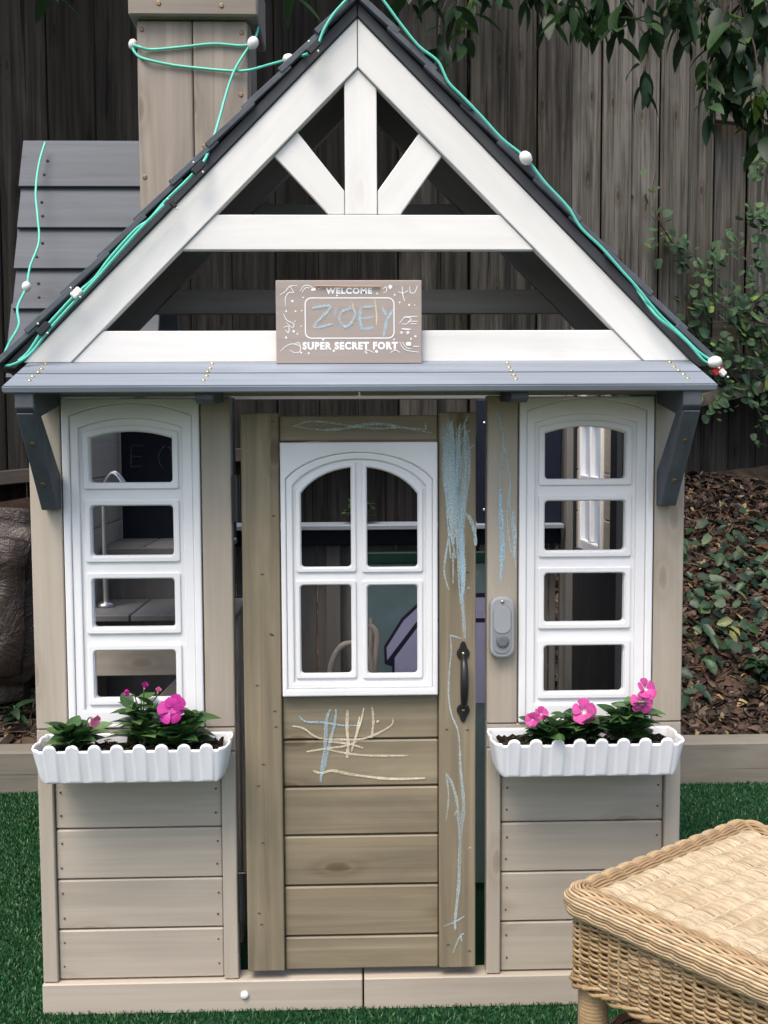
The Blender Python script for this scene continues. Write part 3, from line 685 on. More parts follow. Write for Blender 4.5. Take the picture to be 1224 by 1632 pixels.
# white side window with frosted lights
m, t, b = newmat('frosted_plastic', 0.5, 0.3); b.inputs['Base Color'].default_value = (0.85, 0.87, 0.9, 1)
tr_ = N(t, 'ShaderNodeBsdfTranslucent'); tr_.inputs[0].default_value = (0.88, 0.9, 0.94, 1); mx = N(t, 'ShaderNodeMixShader'); mx.inputs[0].default_value = 0.75
t.links.new(b.outputs[0], mx.inputs[1]); t.links.new(tr_.outputs[0], mx.inputs[2]); t.links.new(mx.outputs[0], t.nodes['Material Output'].inputs[0])
sw = board('side_window', M['plastic'], 0.519, 0.548, SWY0 + 0.001, SWY0 + 0.022, SWZ0 + 0.001, SWZ1 - 0.001, PH_)
for ya, yb, za, zb in ((SWY1 - 0.022, SWY1 - 0.001, SWZ0 + 0.001, SWZ1 - 0.001), (SWY0 + 0.023, SWY1 - 0.023, SWZ0 + 0.001, SWZ0 + 0.024), (SWY0 + 0.023, SWY1 - 0.023, SWZ1 - 0.024, SWZ1 - 0.001),
                       (0.612, 0.628, SWZ0 + 0.025, SWZ1 - 0.025), (SWY0 + 0.0235, 0.611, 0.862, 0.878), (0.629, SWY1 - 0.0235, 0.862, 0.878)):
    board('window_bar', M['plastic'], 0.52, 0.547, ya, yb, za, zb, sw)
for ya, yb in ((SWY0 + 0.023, 0.612), (0.628, SWY1 - 0.023)):
    for za, zb in ((SWZ0 + 0.024, 0.862), (0.878, SWZ1 - 0.024)): board('pane', m, 0.532, 0.534, ya, yb, za, zb, sw, 0)

# ---- chimney
CY0 = 0.055
cxa, cxb, cxm = P(222, 200, CY0).x, P(396, 200, CY0).x, P(309, 200, CY0).x
capz = P(308, 27, CY0 - 0.012).z
def rz_(x, d=0.012): return RO - abs(x - XA) - d
def cpoly(x0, x1, zt_): return [(x0, rz_(x0)), (x1, rz_(x1)), (x1, zt_), (x0, zt_)]
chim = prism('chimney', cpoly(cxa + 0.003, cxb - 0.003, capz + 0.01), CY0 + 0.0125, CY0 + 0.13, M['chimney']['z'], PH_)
for x0, x1 in ((cxa, cxm - 0.0008), (cxm + 0.0008, cxb)):
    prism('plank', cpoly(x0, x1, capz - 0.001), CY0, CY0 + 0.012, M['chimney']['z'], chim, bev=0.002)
for xx in (cxa + 0.0005, cxb - 0.0025):
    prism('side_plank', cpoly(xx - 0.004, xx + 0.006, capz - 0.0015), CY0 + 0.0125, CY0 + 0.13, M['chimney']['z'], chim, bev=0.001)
cap0, cap1 = P(205, 10, CY0 - 0.012).x, P(411, 10, CY0 - 0.012).x
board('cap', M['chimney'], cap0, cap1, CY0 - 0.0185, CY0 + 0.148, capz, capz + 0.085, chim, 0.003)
for px, py, Y in ((226, 47, 0), (385, 52, 0), (384, 151, 0), (231, 282, 0), (274, 287, 0), (326, 233, 0), (253, 5, 1), (353, 9, 1)):
    yy = CY0 - 0.0185 if Y else CY0; p = P(px, py, yy)
    lathe('screw', [(0.0042, -0.0005), (0.0038, 0.001), (0.0015, 0.0004)], M['zinc'], chim, (p.x, yy, p.z), FACE_FRONT, 10)

# ---- steep cross roof beside the chimney
RY1, RY0 = 0.555, 0.405
XL = -0.690
zt, zbm = P(140, 228, RY1).z, P(100, 560, 0.43).z - 0.06
def cr(s, o):       # s from ridge down the slope that faces the camera
    d = Vector((0, RY0 - RY1, zbm - zt)); L = d.length; d.normalize(); nn = Vector((0, d.z, -d.y)); nn = nn if nn.y < 0 else -nn
    p = Vector((0, RY1, zt)) + d * s * L + nn * o; return p.y, p.z
core = []
crs = link('cross_roof', None, PH_) if False else None
def lap(name, prof, x0, x1, parent):
    cy = sum(q[0] for q in prof) / len(prof); cz = sum(q[1] for q in prof) / len(prof); h = (x1 - x0) / 2
    bm = bmesh.new(); a = [bm.verts.new((-h, q[0] - cy, q[1] - cz)) for q in prof]; b_ = [bm.verts.new((h, q[0] - cy, q[1] - cz)) for q in prof]
    bm.faces.new(a); bm.faces.new(b_[::-1]); n = len(prof)
    for i in range(n): bm.faces.new((a[i], b_[i], b_[(i + 1) % n], a[(i + 1) % n]))
    bmesh.ops.bevel(bm, geom=bm.edges[:], offset=0.0012, segments=1, affect='EDGES')
    return from_bm(name, bm, SL['x'], parent, ((x0 + x1) / 2, cy, cz))
cy0, cz0 = cr(0.0, -0.004); cy1, cz1 = cr(1.0, -0.004)
cross = lap('cross_roof', [(cy0, cz0), (2 * RY1 - cy1 + 0.03, cz1), (2 * RY1 - cy1 + 0.015, cz1), (cy0, cz0 - 0.04), (cy1 + 0.012, cz1), (cy1, cz1)], XL + 0.012, -0.40, PH_)
py = [228, 305, 370, 435, 500, 545]
def s_of(pyv):
    best = 0
    for i in range(200):
        y, z = cr(i / 199, 0.0); d = Vector((-0.6, y, z)) - CPOS
        if PH / 2 - F * d.dot(CU) / d.dot(CF) < pyv: best = i / 199
    return best
ss = [0.0] + [s_of(v) for v in py[1:5]] + [0.9, 1.0]
for i in range(len(ss) - 1):
    s0 = max(ss[i] - 0.03, 0); s1 = ss[i + 1]
    a = cr(s0, 0.0); b0 = cr(s1, 0.010); b1 = cr(s1, 0.020); a1 = cr(s0, 0.010)
    lap('plank', [a, b0, b1, a1], XL + random.uniform(-0.003, 0.003), -0.395, cross)
    for j in range(2):
        y, z = cr(s0 + (s1 - s0) * (0.45 + 0.3 * j), 0.0155 + 0.0025 * j); xx = XL + 0.05 + random.uniform(-0.006, 0.006)
        lathe('screw', [(0.003, -0.004), (0.0028, 0.0)], M['nail'], cross, (xx, y - 0.0015, z), FACE_FRONT, 8)
for i in range(6):          # the slope that faces away
    s0, s1 = i / 6, (i + 1) / 6
    f_ = lambda q: (2 * RY1 - q[0], q[1])
    lap('plank', [f_(cr(s0, 0.0)), f_(cr(s1, 0.010)), f_(cr(s1, 0.020)), f_(cr(s0, 0.010))][::-1], XL, -0.395, cross)

# ------------------------------------------------------------------ chalk marks: thin ribbons lying on the wood
CH = [0]
def ribbon(strokes, Y, mat, name, parent, w0=0.003, jit=0.25):
    V, Q = [], []
    for st in strokes:
        wpx = w0
        if isinstance(st, tuple): st, wpx = st
        pts = [P(x, y, Y) for x, y in st]
        pts = catmull(pts, 5) if len(pts) > 2 else [pts[0].lerp(pts[-1], i / 6) for i in range(7)]
        CH[0] += 1; y = Y - 0.00015 - 0.000012 * (CH[0] % 60); n = len(pts); b0 = len(V)
        for i, p in enumerate(pts):
            a = pts[min(i + 1, n - 1)] - pts[max(i - 1, 0)]; L = math.hypot(a.x, a.z) + 1e-9
            h = wpx * (0.35 + 0.65 * math.sin(math.pi * min(1, (i + 0.7) / (n + 0.4))) ** 0.5) * random.uniform(1 - jit, 1 + jit) / 2
            V.append((p.x - a.z / L * h, y, p.z + a.x / L * h)); V.append((p.x + a.z / L * h, y, p.z - a.x / L * h))
        for i in range(n - 1): q = b0 + 2 * i; Q.append((q, q + 1, q + 3, q + 2))
    return tag(mesh_obj(name, V, Q, mat, parent, (0, 0, 0)), kind='stuff')
door_stiles = [o for o in bpy.data.objects if o.parent == door and o.name.startswith('stile')]
# plank marks: a blue and cream lattice
Yp = 0.0028
ribbon([[(477, 1141), (487, 1150), (515, 1151), (545, 1156), (570, 1156)], ([(527, 1130), (521, 1145), (518, 1190), (513, 1225), (511, 1246)], 0.0055), ([(536, 1130), (533, 1155), (524, 1190), (516, 1225), (511, 1238)], 0.0045)], Yp, M['chalk_sky'], 'chalk_marks', door, 0.0035)
ribbon([[(466, 1157), (484, 1161), (508, 1176), (545, 1178), (584, 1176), (622, 1157), (626, 1145)], ([(554, 1132), (553, 1160), (555, 1185), (553, 1208)], 0.005), [(580, 1128), (575, 1150), (565, 1180), (560, 1198)], [(573, 1142), (568, 1170)],
        ([(593, 1126), (595, 1150), (592, 1176)], 0.004), [(523, 1182), (545, 1184), (562, 1187), (579, 1192)], [(488, 1198), (518, 1193), (548, 1189), (569, 1182)], ([(522, 1194), (550, 1200), (590, 1204), (650, 1204)], 0.0035),
        ([(499, 1228), (512, 1232), (530, 1228), (560, 1234), (620, 1241), (677, 1240)], 0.0045), [(600, 1151), (604, 1148)]], Yp, M['chalk_cream'], 'chalk_marks', door, 0.0032)
# top rail: long loop
ribbon([[(461, 683), (490, 672), (520, 673), (560, 679), (600, 683), (640, 682), (688, 690)], [(465, 678), (500, 684), (540, 685), (580, 676), (610, 675), (650, 682), (680, 684)], [(678, 685), (679, 672)], [(520, 684), (570, 680), (600, 676), (640, 681)]], 0.0018, M['chalk_blue'], 'chalk_marks', door, 0.0028)
# right stile: dense scribble running down into a thin line
Ys = -0.0062; st = []
for k in range(52):
    x = random.uniform(707, 746); y0 = random.uniform(668, 730); L = random.uniform(70, 190); x2 = 726 + (x - 726) * random.uniform(0.2, 0.7)
    st.append(([(x + random.uniform(-4, 4), y0), (x + random.uniform(-3, 3), y0 + L * 0.4), (x2, y0 + L)], random.uniform(0.0022, 0.005)))
for k in range(16):
    x = random.uniform(727, 741); y0 = random.uniform(800, 880); L = random.uniform(50, 110)
    st.append(([(x, y0), (x + random.uniform(-2, 3), y0 + L * 0.5), (736 + random.uniform(-3, 4), y0 + L)], random.uniform(0.0025, 0.005)))
st += [[(703, 690), (708, 730), (714, 790), (722, 815), (716, 850), (708, 905), (712, 930), (716, 940)], [(704, 745), (712, 765), (709, 785)], [(712, 660), (716, 680), (714, 690)], [(746, 662), (738, 680), (735, 690)], [(749, 685), (737, 700), (731, 720)], [(757, 708), (744, 722), (740, 760), (746, 790)],
       ([(738, 815), (748, 825), (756, 845), (758, 870)], 0.006), [(716, 845), (722, 870), (726, 890)], [(722, 880), (722, 930)], ([(736, 950), (739, 985), (741, 1018)], 0.005), [(716, 1012), (730, 1016), (736, 1018)], [(718, 1014), (719, 1040), (716, 1070), (715, 1110), (720, 1140), (730, 1165), (733, 1200)],
       ([(733, 1195), (734, 1225), (738, 1265), (739, 1290), (734, 1330), (732, 1380), (731, 1410), (727, 1450), (725, 1470), (726, 1482)], 0.0055), ([(711, 1233), (721, 1250), (729, 1280), (731, 1310), (732, 1340)], 0.005), [(711, 1232), (715, 1270), (711, 1308)],
       [(729, 1290), (724, 1300)], [(707, 1476), (725, 1469), (740, 1460)], [(740, 1488), (733, 1492), (722, 1518)], [(734, 1490), (736, 1500)], [(746, 1352), (751, 1350)], [(745, 938), (748, 936)]]
ribbon(st, Ys, M['chalk_blue'], 'chalk_marks', door, 0.0028)
ribbon([([(732, 690), (729, 760), (733, 820), (735, 880), (737, 960)], 0.006), [(724, 700), (722, 760), (728, 815)], ([(734, 840), (738, 900), (737, 950)], 0.007)], Ys, M['chalk_sky'], 'chalk_marks', door, 0.004)
# post beside the doorbell
pz = -0.0002
ribbon([[(785, 640), (796, 670), (805, 720), (813, 765), (812, 800), (817, 850), (822, 905)], [(790, 645), (800, 680), (801, 715), (797, 760), (796, 830), (800, 900), (797, 928)], [(813, 770), (808, 830), (815, 880)], ([(818, 815), (820, 860), (819, 890)], 0.006)], pz, M['chalk_blue'], 'chalk_marks', PH_, 0.0032)
ribbon([([(797, 780), (799, 830), (801, 870), (802, 895)], 0.0075), ([(797, 785), (799, 850), (798, 925)], 0.006)], pz, M['chalk_sky'], 'chalk_marks', PH_, 0.005)

# ------------------------------------------------------------------ sign standing on the awning
sx0, sx1 = P(440, 510, -0.03).x, P(672, 510, -0.03).x; sz0, sz1 = P(556, 573, -0.03).z, P(556, 447, -0.03).z
sz0 = awn_pt(0, 0.040)[2] + 0.001
YS = -0.0335
sign = thing('sign', 'small greige wooden welcome sign with white print leaning against the gable', 'sign', ((sx0 + sx1) / 2, YS, sz0))
board('panel', wood('sign_wood', (0.36, 0.305, 0.27), 'x', grain=0.12, blotch=0.1, knots=0.1, vary=0.0), sx0, sx1, YS, YS + 0.012, sz0, sz1, sign, 0.001)
PRINT = plain('white_print', (0.82, 0.82, 0.82), 0.7, 0.2, mott=0.1)
CORD = plain('jute_cord', (0.40, 0.27, 0.18), 0.8)
tube('cord', [(P(503, 456, YS).x, YS - 0.002, P(503, 456, YS).z), (P(555, 457, YS).x, YS - 0.003, P(555, 457, YS).z), (P(606, 457, YS).x, YS - 0.002, P(606, 457, YS).z)], 0.0011, CORD, sign, 6)
def text(name, body, pxa, pxb, pyc, hpx, parent, mat, Y, bold=0.0):
    cu = bpy.data.curves.new(name, 'FONT'); cu.body = body; cu.size = 1.0; cu.align_x = 'CENTER'; cu.extrude = 0.0; cu.offset = bold; cu.space_character = 1.16; cu.fill_mode = 'FRONT'; cu.resolution_u = 3
    o = bpy.data.objects.new('t', cu); COL.objects.link(o)
    me = bpy.data.meshes.new_from_object(o.evaluated_get(bpy.context.evaluated_depsgraph_get())); bpy.data.objects.remove(o); bpy.data.curves.remove(cu)
    co = np.zeros(len(me.vertices) * 3); me.vertices.foreach_get('co', co); co = co.reshape(-1, 3)
    x0, x1, y0, y1 = co[:, 0].min(), co[:, 0].max(), co[:, 1].min(), co[:, 1].max()
    A = P(pxa, pyc, Y); B = P(pxb, pyc, Y); top = P((pxa + pxb) / 2, pyc - hpx / 2, Y).z; bot = P((pxa + pxb) / 2, pyc + hpx / 2, Y).z
    nx_ = (co[:, 0] - x0) / (x1 - x0) - 0.5; nz_ = (co[:, 1] - y0) / (y1 - y0) - 0.5
    new = np.stack([nx_ * (B.x - A.x), np.zeros(len(co)), nz_ * (top - bot)], 1)
    me.vertices.foreach_set('co', new.ravel()); me.update(); me.name = name; me.materials.clear(); me.materials.append(mat)
    return link(name, me, parent, ((A.x + B.x) / 2, Y, (top + bot) / 2))
text('lettering', 'WELCOME', 519, 593, 463.5, 10, sign, PRINT, YS - 0.0003, 0.05)
text('lettering', 'SUPER SECRET FORT', 482, 634, 551, 12.5, sign, PRINT, YS - 0.0003, 0.05)
bx = [(P(x, y, YS).x, P(x, y, YS).z) for x, y in ((486, 540), (629, 540), (629, 474), (486, 474))]
ro = round_rect(bx[0][0], bx[1][0], bx[0][1], bx[2][1], 0.010); ri = round_rect(bx[0][0] + 0.0017, bx[1][0] - 0.0017, bx[0][1] + 0.0017, bx[2][1] - 0.0017, 0.0085)
plate('printed_border', ro, [ri], YS - 0.0003, YS + 0.0005, PRINT, sign, 0.00005)
ribbon([([(498, 491), (527, 489), (500, 521), (530, 516)], 0.0042), ([(562, 492), (546, 496), (541, 510), (550, 521), (562, 512), (566, 498), (556, 488)], 0.0042), ([(575, 490), (574, 508), (577, 525)], 0.005), ([(577, 490), (597, 488)], 0.004), ([(577, 508), (596, 505)], 0.004), ([(578, 525), (595, 522)], 0.004),
        ([(609, 490), (616, 503)], 0.004), ([(627, 494), (617, 510), (611, 538)], 0.004), ([(537, 489), (533, 505)], 0.003)], YS - 0.0002, M['chalk_sky'], 'chalk_name', sign, 0.004)
ribbon([[(597, 474), (600, 500), (600, 518)], [(560, 480), (566, 500)]], YS - 0.0002, M['chalk_cream'], 'chalk_marks', sign, 0.0022)
doodle = []
DOTS = []
def dot(x, y, r): DOTS.append((x, y, r))
for x, y, r in ((466, 480, 4), (471, 496, 3), (456, 496, 3), (481, 495, 2.5), (637, 482, 3), (652, 486, 3.5), (661, 486, 2), (629, 470, 3), (508, 460, 2), (512, 459, 2), (456, 538, 3.5), (468, 528, 4), (474, 532, 3), (640, 530, 4), (650, 530, 5), (532, 559, 4), (492, 563, 3), (480, 562, 3), (600, 560, 5), (662, 536, 4), (655, 540, 3), (584, 562, 3), (537, 471, 3), (601, 468, 3), (483, 474, 2.5), (470, 512, 2), (480, 520, 2), (628, 541, 3), (515, 541, 4)):
    dot(x, y, r)
DV, DF = [], []
for x, y, r in DOTS:
    q = P(x, y, YS); rr_ = r * 0.00045; b0_ = len(DV); star = random.random() < 0.35; nn_ = 10 if star else 8
    for k in range(nn_):
        a = 2 * math.pi * k / nn_ + 0.3; r2 = rr_ * (1.6 if k % 2 else 0.7) if star else rr_ * 1.1
        DV.append((q.x + r2 * math.cos(a), YS - 0.0003, q.z + r2 * math.sin(a)))
    DF.append(tuple(range(b0_, b0_ + nn_))[::-1])
tag(mesh_obj('printed_dots', DV, DF, PRINT, sign), kind='stuff')
doodle += [[(446, 470), (455, 464), (462, 456), (474, 455)], [(462, 456), (468, 466), (461, 466), (455, 474), (455, 488)], [(478, 464), (484, 456), (492, 455), (500, 460)], [(481, 466), (487, 459), (494, 459)], ([(496, 462), (503, 461)], 0.004), [(452, 500), (457, 510), (468, 516), (466, 522), (456, 514)], [(452, 522), (460, 520), (460, 530), (455, 526)],
           [(447, 560), (455, 552), (466, 548), (478, 552), (478, 560), (470, 562), (462, 558)], [(470, 548), (476, 546), (479, 552)], [(634, 465), (643, 467), (650, 463)], [(641, 456), (642, 470), (645, 480)], [(653, 456), (654, 466), (661, 466), (665, 455)], [(636, 516), (645, 506), (655, 508), (648, 516), (640, 516)], [(644, 505), (666, 504)], [(650, 512), (666, 512)], [(654, 516), (664, 516)], ([(640, 524), (655, 525)], 0.002),
           [(637, 545), (644, 556), (656, 560), (668, 561)], [(641, 545), (648, 554), (656, 556)], ([(647, 548), (655, 548)], 0.006), [(658, 552), (668, 552)], [(580, 562), (586, 558), (596, 562)], [(622, 562), (630, 558), (638, 562)], [(610, 461), (615, 457), (616, 464), (611, 467)], ([(619, 457), (625, 457)], 0.004), ([(622, 454), (622, 461)], 0.003)]
tag(ribbon(doodle, YS - 0.0001, PRINT, 'printed_doodles', sign, 0.0011, 0.1), kind='stuff')

# ------------------------------------------------------------------ flower boxes
def planter(cx, label):
    W2, D0, D1 = 0.1535, -0.0015, -0.1
    zt, zb = 0.479, 0.4235
    root = thing('flower_box', label, 'planter', (cx, -0.04, zb), 'flower boxes under the windows')
    # perimeter path (u along), rounded front corners
    per = []
    NF = 128
    r = 0.014
    def arcpts(cx_, cy_, a0, a1, n): return [(cx_ + r * math.cos(a0 + (a1 - a0) * k / n), cy_ + r * math.sin(a0 + (a1 - a0) * k / n)) for k in range(n + 1)]
    left = [(-W2, D0 - (0.078) * k / 16) for k in range(17)]
    fr = [(-W2 + r + (2 * W2 - 2 * r) * k / NF, D1) for k in range(NF + 1)]
    c1 = arcpts(-W2 + r, D1 + r, math.pi, 1.5 * math.pi, 6); c2 = arcpts(W2 - r, D1 + r, 1.5 * math.pi, 2 * math.pi, 6)
    right = [(-p[0], p[1]) for p in left][::-1]
    back = [(W2 - 2 * W2 * k / 24, D0) for k in range(1, 24)]
    path = left[:-1] + c1 + fr[1:-1] + c2 + right[1:] + back
    def front_t(x): return (x + W2 - r) / (2 * W2 - 2 * r)
    def rib(p):                      # 0..1 inside a tab, for front and ends
        if p[1] <= D1 + 1e-6: u = front_t(p[0]) * 8.0
        elif p[1] > D0 - 1e-6: return 0.0
        else: u = (p[1] - D0) / 0.036 + 0.3
        f = abs((u - math.floor(u)) - 0.5) * 2
        return 1.0 if f < 0.56 else max(0.0, 1 - (f - 0.56) / 0.08)
    def tabz(p):
        if p[1] > D0 - 1e-6: return 0.002
        if p[1] > D1 + 1e-6: return 0.003
        u = front_t(p[0]) * 8.0
        f = abs((u - math.floor(u)) - 0.5) * 2 / 0.60
        return 0.0100 * math.sqrt(max(0.0, 1 - f * f))
    rows = [0.0, 0.03, 0.08, 0.2, 0.5, 0.8, 0.93, 1.0]
    V, Fc, n = [], [], len(path)
    for t_ in rows:
        shrink = 1 - 0.07 * (1 - t_) - (0.03 * (1 - t_ / 0.08) if t_ < 0.08 else 0)
        for p in path:
            rb = rib(p) * (1 if 0.02 < t_ else 0)
            ex_ = max(0.0, (abs(p[0]) / W2 - 0.80) / 0.20); x = p[0] * (1 - (1 - shrink) * ex_ ** 1.5); y = D0 + (p[1] - D0) * (1 - 0.16 * (1 - t_))
            k = 0.0024 * rb
            if p[1] <= D1 + 1e-6: y -= k
            elif abs(abs(p[0]) - W2) < 1e-6 and p[1] < D0 - 1e-6: x += math.copysign(k, p[0])
            z = zb + (zt + tabz(p) - zb) * t_
            V.append((x, y, z - 0.0))
    for j in range(len(rows) - 1):
        for i in range(n): i2 = (i + 1) % n; Fc.append((j * n + i, j * n + i2, (j + 1) * n + i2, (j + 1) * n + i))
    Fc.append(tuple(range(n))[::-1])
    V = [(v[0], v[1] + 0.04, v[2] - zb) for v in V]
    o = mesh_obj('box', V, Fc, M['planter'], root, (cx, -0.04, zb), smooth=True)
    sm = o.modifiers.new('s', 'SOLIDIFY'); sm.thickness = 0.0028; sm.offset = -1
    # soil: lumpy sheet with crumbs
    V, Fc = [], []; a, b_ = 60, 18
    for j in range(b_):
        for i in range(a):
            x = -0.139 + 0.278 * i / (a - 1); y = -0.008 - 0.080 * j / (b_ - 1)
            z = 0.4655 + random.uniform(-0.004, 0.005) + 0.004 * math.sin(40 * x + cx * 30) * math.cos(70 * y) + 0.004 * (abs(x) / 0.145) ** 2
            V.append((x, y + 0.04, z - zb))
    for j in range(b_ - 1):
        for i in range(a - 1): q = j * a + i; Fc.append((q, q + 1, q + a + 1, q + a))
    mesh_obj('soil', V, Fc, M['soil'], root, (cx, -0.04, zb), smooth=False)
    cr_ = Tubes()
    for k in range(150):
        p = Vector((cx + random.uniform(-0.135, 0.135), random.uniform(-0.085, -0.012), 0.468 + random.uniform(0, 0.006)))
        d = Vector((random.uniform(-1, 1), random.uniform(-1, 1), random.uniform(-.4, .4))).normalized() * random.uniform(0.003, 0.010)
        cr_.add([p - d, p, p + d], [0.0003, random.uniform(0.001, 0.0024), 0.0003], 5)
    tag(cr_.build('bark_chips', plain('bark_chip', (0.06, 0.038, 0.024), 0.9, mott=0.5), root, (cx, -0.04, zb)), kind='stuff')
    return root
planter(-0.363, 'white scalloped flower box holding a pale pink bloom and a large magenta bloom')
planter(0.366, 'white scalloped flower box holding bright pink open blooms below the doorbell side window')

# ---- periwinkle plants
def leaf_mesh(name, L, Wd, fold=0.25, droop=0.3, mat=None, seg=6, tip=1.0):
    V, Fc = [], []
    for i in range(seg + 1):
        t_ = i / seg; wv = Wd / 2 * (math.sin(math.pi * t_ ** 0.85) ** 0.8 if 0 < t_ < 1 else 0.02)
        x = L * t_; z = -droop * L * t_ * t_
        V += [(x, -wv, z + fold * wv), (x, 0, z), (x, wv, z + fold * wv)]
    for i in range(seg):
        a = i * 3; Fc += [(a, a + 1, a + 4, a + 3), (a + 1, a + 2, a + 5, a + 4)]
    me = bpy.data.meshes.new(name); me.from_pydata(V, [], Fc); me.update(); me.polygons.foreach_set('use_smooth', [True] * len(Fc))
    me.materials.append(mat); return me
VL = [leaf_mesh('periwinkle_leaf', 0.042, 0.024, 0.3, d, M['vinca']) for d in (0.15, 0.35, 0.6)]
def petal_mesh(mat):
    V, Fc = [], []
    prof = [(0.0, 0.0010), (0.2, 0.0022), (0.45, 0.0056), (0.7, 0.0082), (0.9, 0.0070), (1.0, 0.003)]
    for t_, wv in prof:
        x = 0.0165 * t_; z = 0.0022 * math.sin(t_ * 2.6) - 0.0015 * t_ * t_
        V += [(x, -wv, z - 0.0006), (x, 0, z + 0.0006), (x, wv, z + 0.0012)]
    for i in range(len(prof) - 1):
        a = i * 3; Fc += [(a, a + 1, a + 4, a + 3), (a + 1, a + 2, a + 5, a + 4)]
    me = bpy.data.meshes.new('petal'); me.from_pydata(V, [], Fc); me.update(); me.polygons.foreach_set('use_smooth', [True] * len(Fc)); me.materials.append(mat); return me
PM = {k: petal_mesh(M[k]) for k in ('petal', 'petal_pale', 'petal_hot')}
def flower(parent, base, pos, face, kind, scale=1.0, closed=0.0):
    """bloom at pos, facing along face"""
    q = Vector(face).normalized().to_track_quat('Z', 'Y')
    tb = Tubes(); b0 = Vector(base); p0 = Vector(pos)
    tb.add(catmull([b0, b0.lerp(p0, 0.5) + Vector((0, 0.004, 0.004)), p0 - Vector(face).normalized() * 0.006, p0], 4), 0.0011, 6)
    tb.build('flower_stem', M['stem'], parent, tuple(p0))
    fl = lathe('flower', [(0.0004, -0.001), (0.0012, 0.0008), (0.0005, 0.0014)], plain('eye', (0.85, 0.8, 0.65), 0.6) if 'eye' not in bpy.data.materials else bpy.data.materials['eye'], parent, p0, q.to_euler(), 8)
    for k in range(5):
        rz = Matrix.Rotation(k * 2 * math.pi / 5 + 0.3, 4, 'Z') @ Matrix.Rotation(-closed - random.uniform(-0.06, 0.12), 4, 'Y') @ Matrix.Rotation(0.12, 4, 'X')
        m4 = Matrix.Translation(p0) @ q.to_matrix().to_4x4() @ rz
        s_ = 1.12 * scale * random.uniform(0.88, 1.08)
        o = bpy.data.objects.new('petal', PM[kind]); COL.objects.link(o); o.parent = fl; o.matrix_parent_inverse = WORLD[fl.name].inverted()
        o.matrix_basis = m4 @ Matrix.Scale(s_, 4)
def plant(px, py, Y, label, hgt, n, spread, fls):
    base = P(px, py, Y); base.z = 0.467
    root = thing('periwinkle_plant', label, 'flower', tuple(base), 'periwinkles in the flower boxes')
    tb = Tubes(); 
    for st_ in range(5):
        a = st_ * 1.7 + px; top = base + Vector((math.cos(a) * spread * 0.35, math.sin(a) * spread * 0.3, hgt * random.uniform(0.65, 1.0)))
        tb.add(catmull([base, base.lerp(top, 0.5) + Vector((math.cos(a) * 0.004, 0, 0)), top], 4), 0.0014, 6)
        m_ = max(8, n // 2)
        for k in range(m_):
            t_ = 0.15 + 0.85 * k / (m_ - 1); p = base.lerp(top, t_)
            az = k * 2.4 + st_ * 0.9 + random.uniform(-0.3, 0.3); el = random.uniform(-0.25, 0.3) + 0.5 * t_
            if math.sin(az) < -0.1 and p.z < 0.512: el = max(el, 0.8)
            o = bpy.data.objects.new('leaf', random.choice(VL)); COL.objects.link(o); o.parent = root; o.matrix_parent_inverse = WORLD[root.name].inverted()
            sc_ = random.uniform(0.9, 1.4) * (1.05 - 0.25 * t_)
            o.matrix_basis = Matrix.Translation(p) @ Euler((random.uniform(-0.4, 0.4), -el, az)).to_matrix().to_4x4() @ Matrix.Scale(sc_, 4)
    tb.build('stem', M['stem'], root, tuple(base))
    for fx, fy, fY, face, kind, scl, cl in fls:
        flower(root, base + Vector((0, 0, hgt * 0.6)), P(fx, fy, fY), face, kind, scl, cl)
plant(122, 1190, -0.06, 'short periwinkle with one pale pink drooping bloom', 0.040, 18, 0.05, [(146, 1146, -0.08, (0.7, -0.6, -0.25), 'petal_pale', 0.85, 0.75)])
plant(228, 1190, -0.045, 'tall periwinkle with closed pink buds at its tip', 0.072, 24, 0.05, [(230, 1098, -0.05, (0.2, -0.2, 1), 'petal_hot', 0.62, 1.35), (209, 1107, -0.05, (-1, -0.2, 0.5), 'petal_hot', 0.6, 1.4), (251, 1105, -0.05, (0.3, -0.2, 1), 'petal_pale', 0.55, 1.4)])
plant(287, 1192, -0.06, 'leafy periwinkle carrying one large magenta bloom', 0.055, 26, 0.06, [(273, 1133, -0.085, (-0.05, -1, 0.25), 'petal_hot', 1.2, 0.15), (280, 1124, -0.078, (0.25, -0.9, 0.5), 'petal_hot', 1.0, 0.35)])
plant(872, 1186, -0.06, 'low periwinkle with a cluster of half open rose pink blooms', 0.036, 18, 0.05, [(850, 1147, -0.075, (-0.5, -1, 0.3), 'petal', 0.8, 0.6), (862, 1139, -0.07, (0.2, -0.8, 0.6), 'petal', 0.75, 0.55)])
plant(928, 1188, -0.06, 'bushy periwinkle with a single wide open pink bloom', 0.045, 24, 0.055, [(930, 1135, -0.08, (0.05, -1, 0.45), 'petal', 1.12, 0.12)])
plant(1003, 1186, -0.06, 'upright periwinkle with two pink blooms one above the other', 0.068, 30, 0.055, [(1022, 1120, -0.08, (0.1, -1, 0.3), 'petal', 1.0, 0.1), (1027, 1099, -0.07, (0.3, -0.8, 0.5), 'petal', 1.05, 0.3)])

# ------------------------------------------------------------------ inside the playhouse
INS = M['inner']
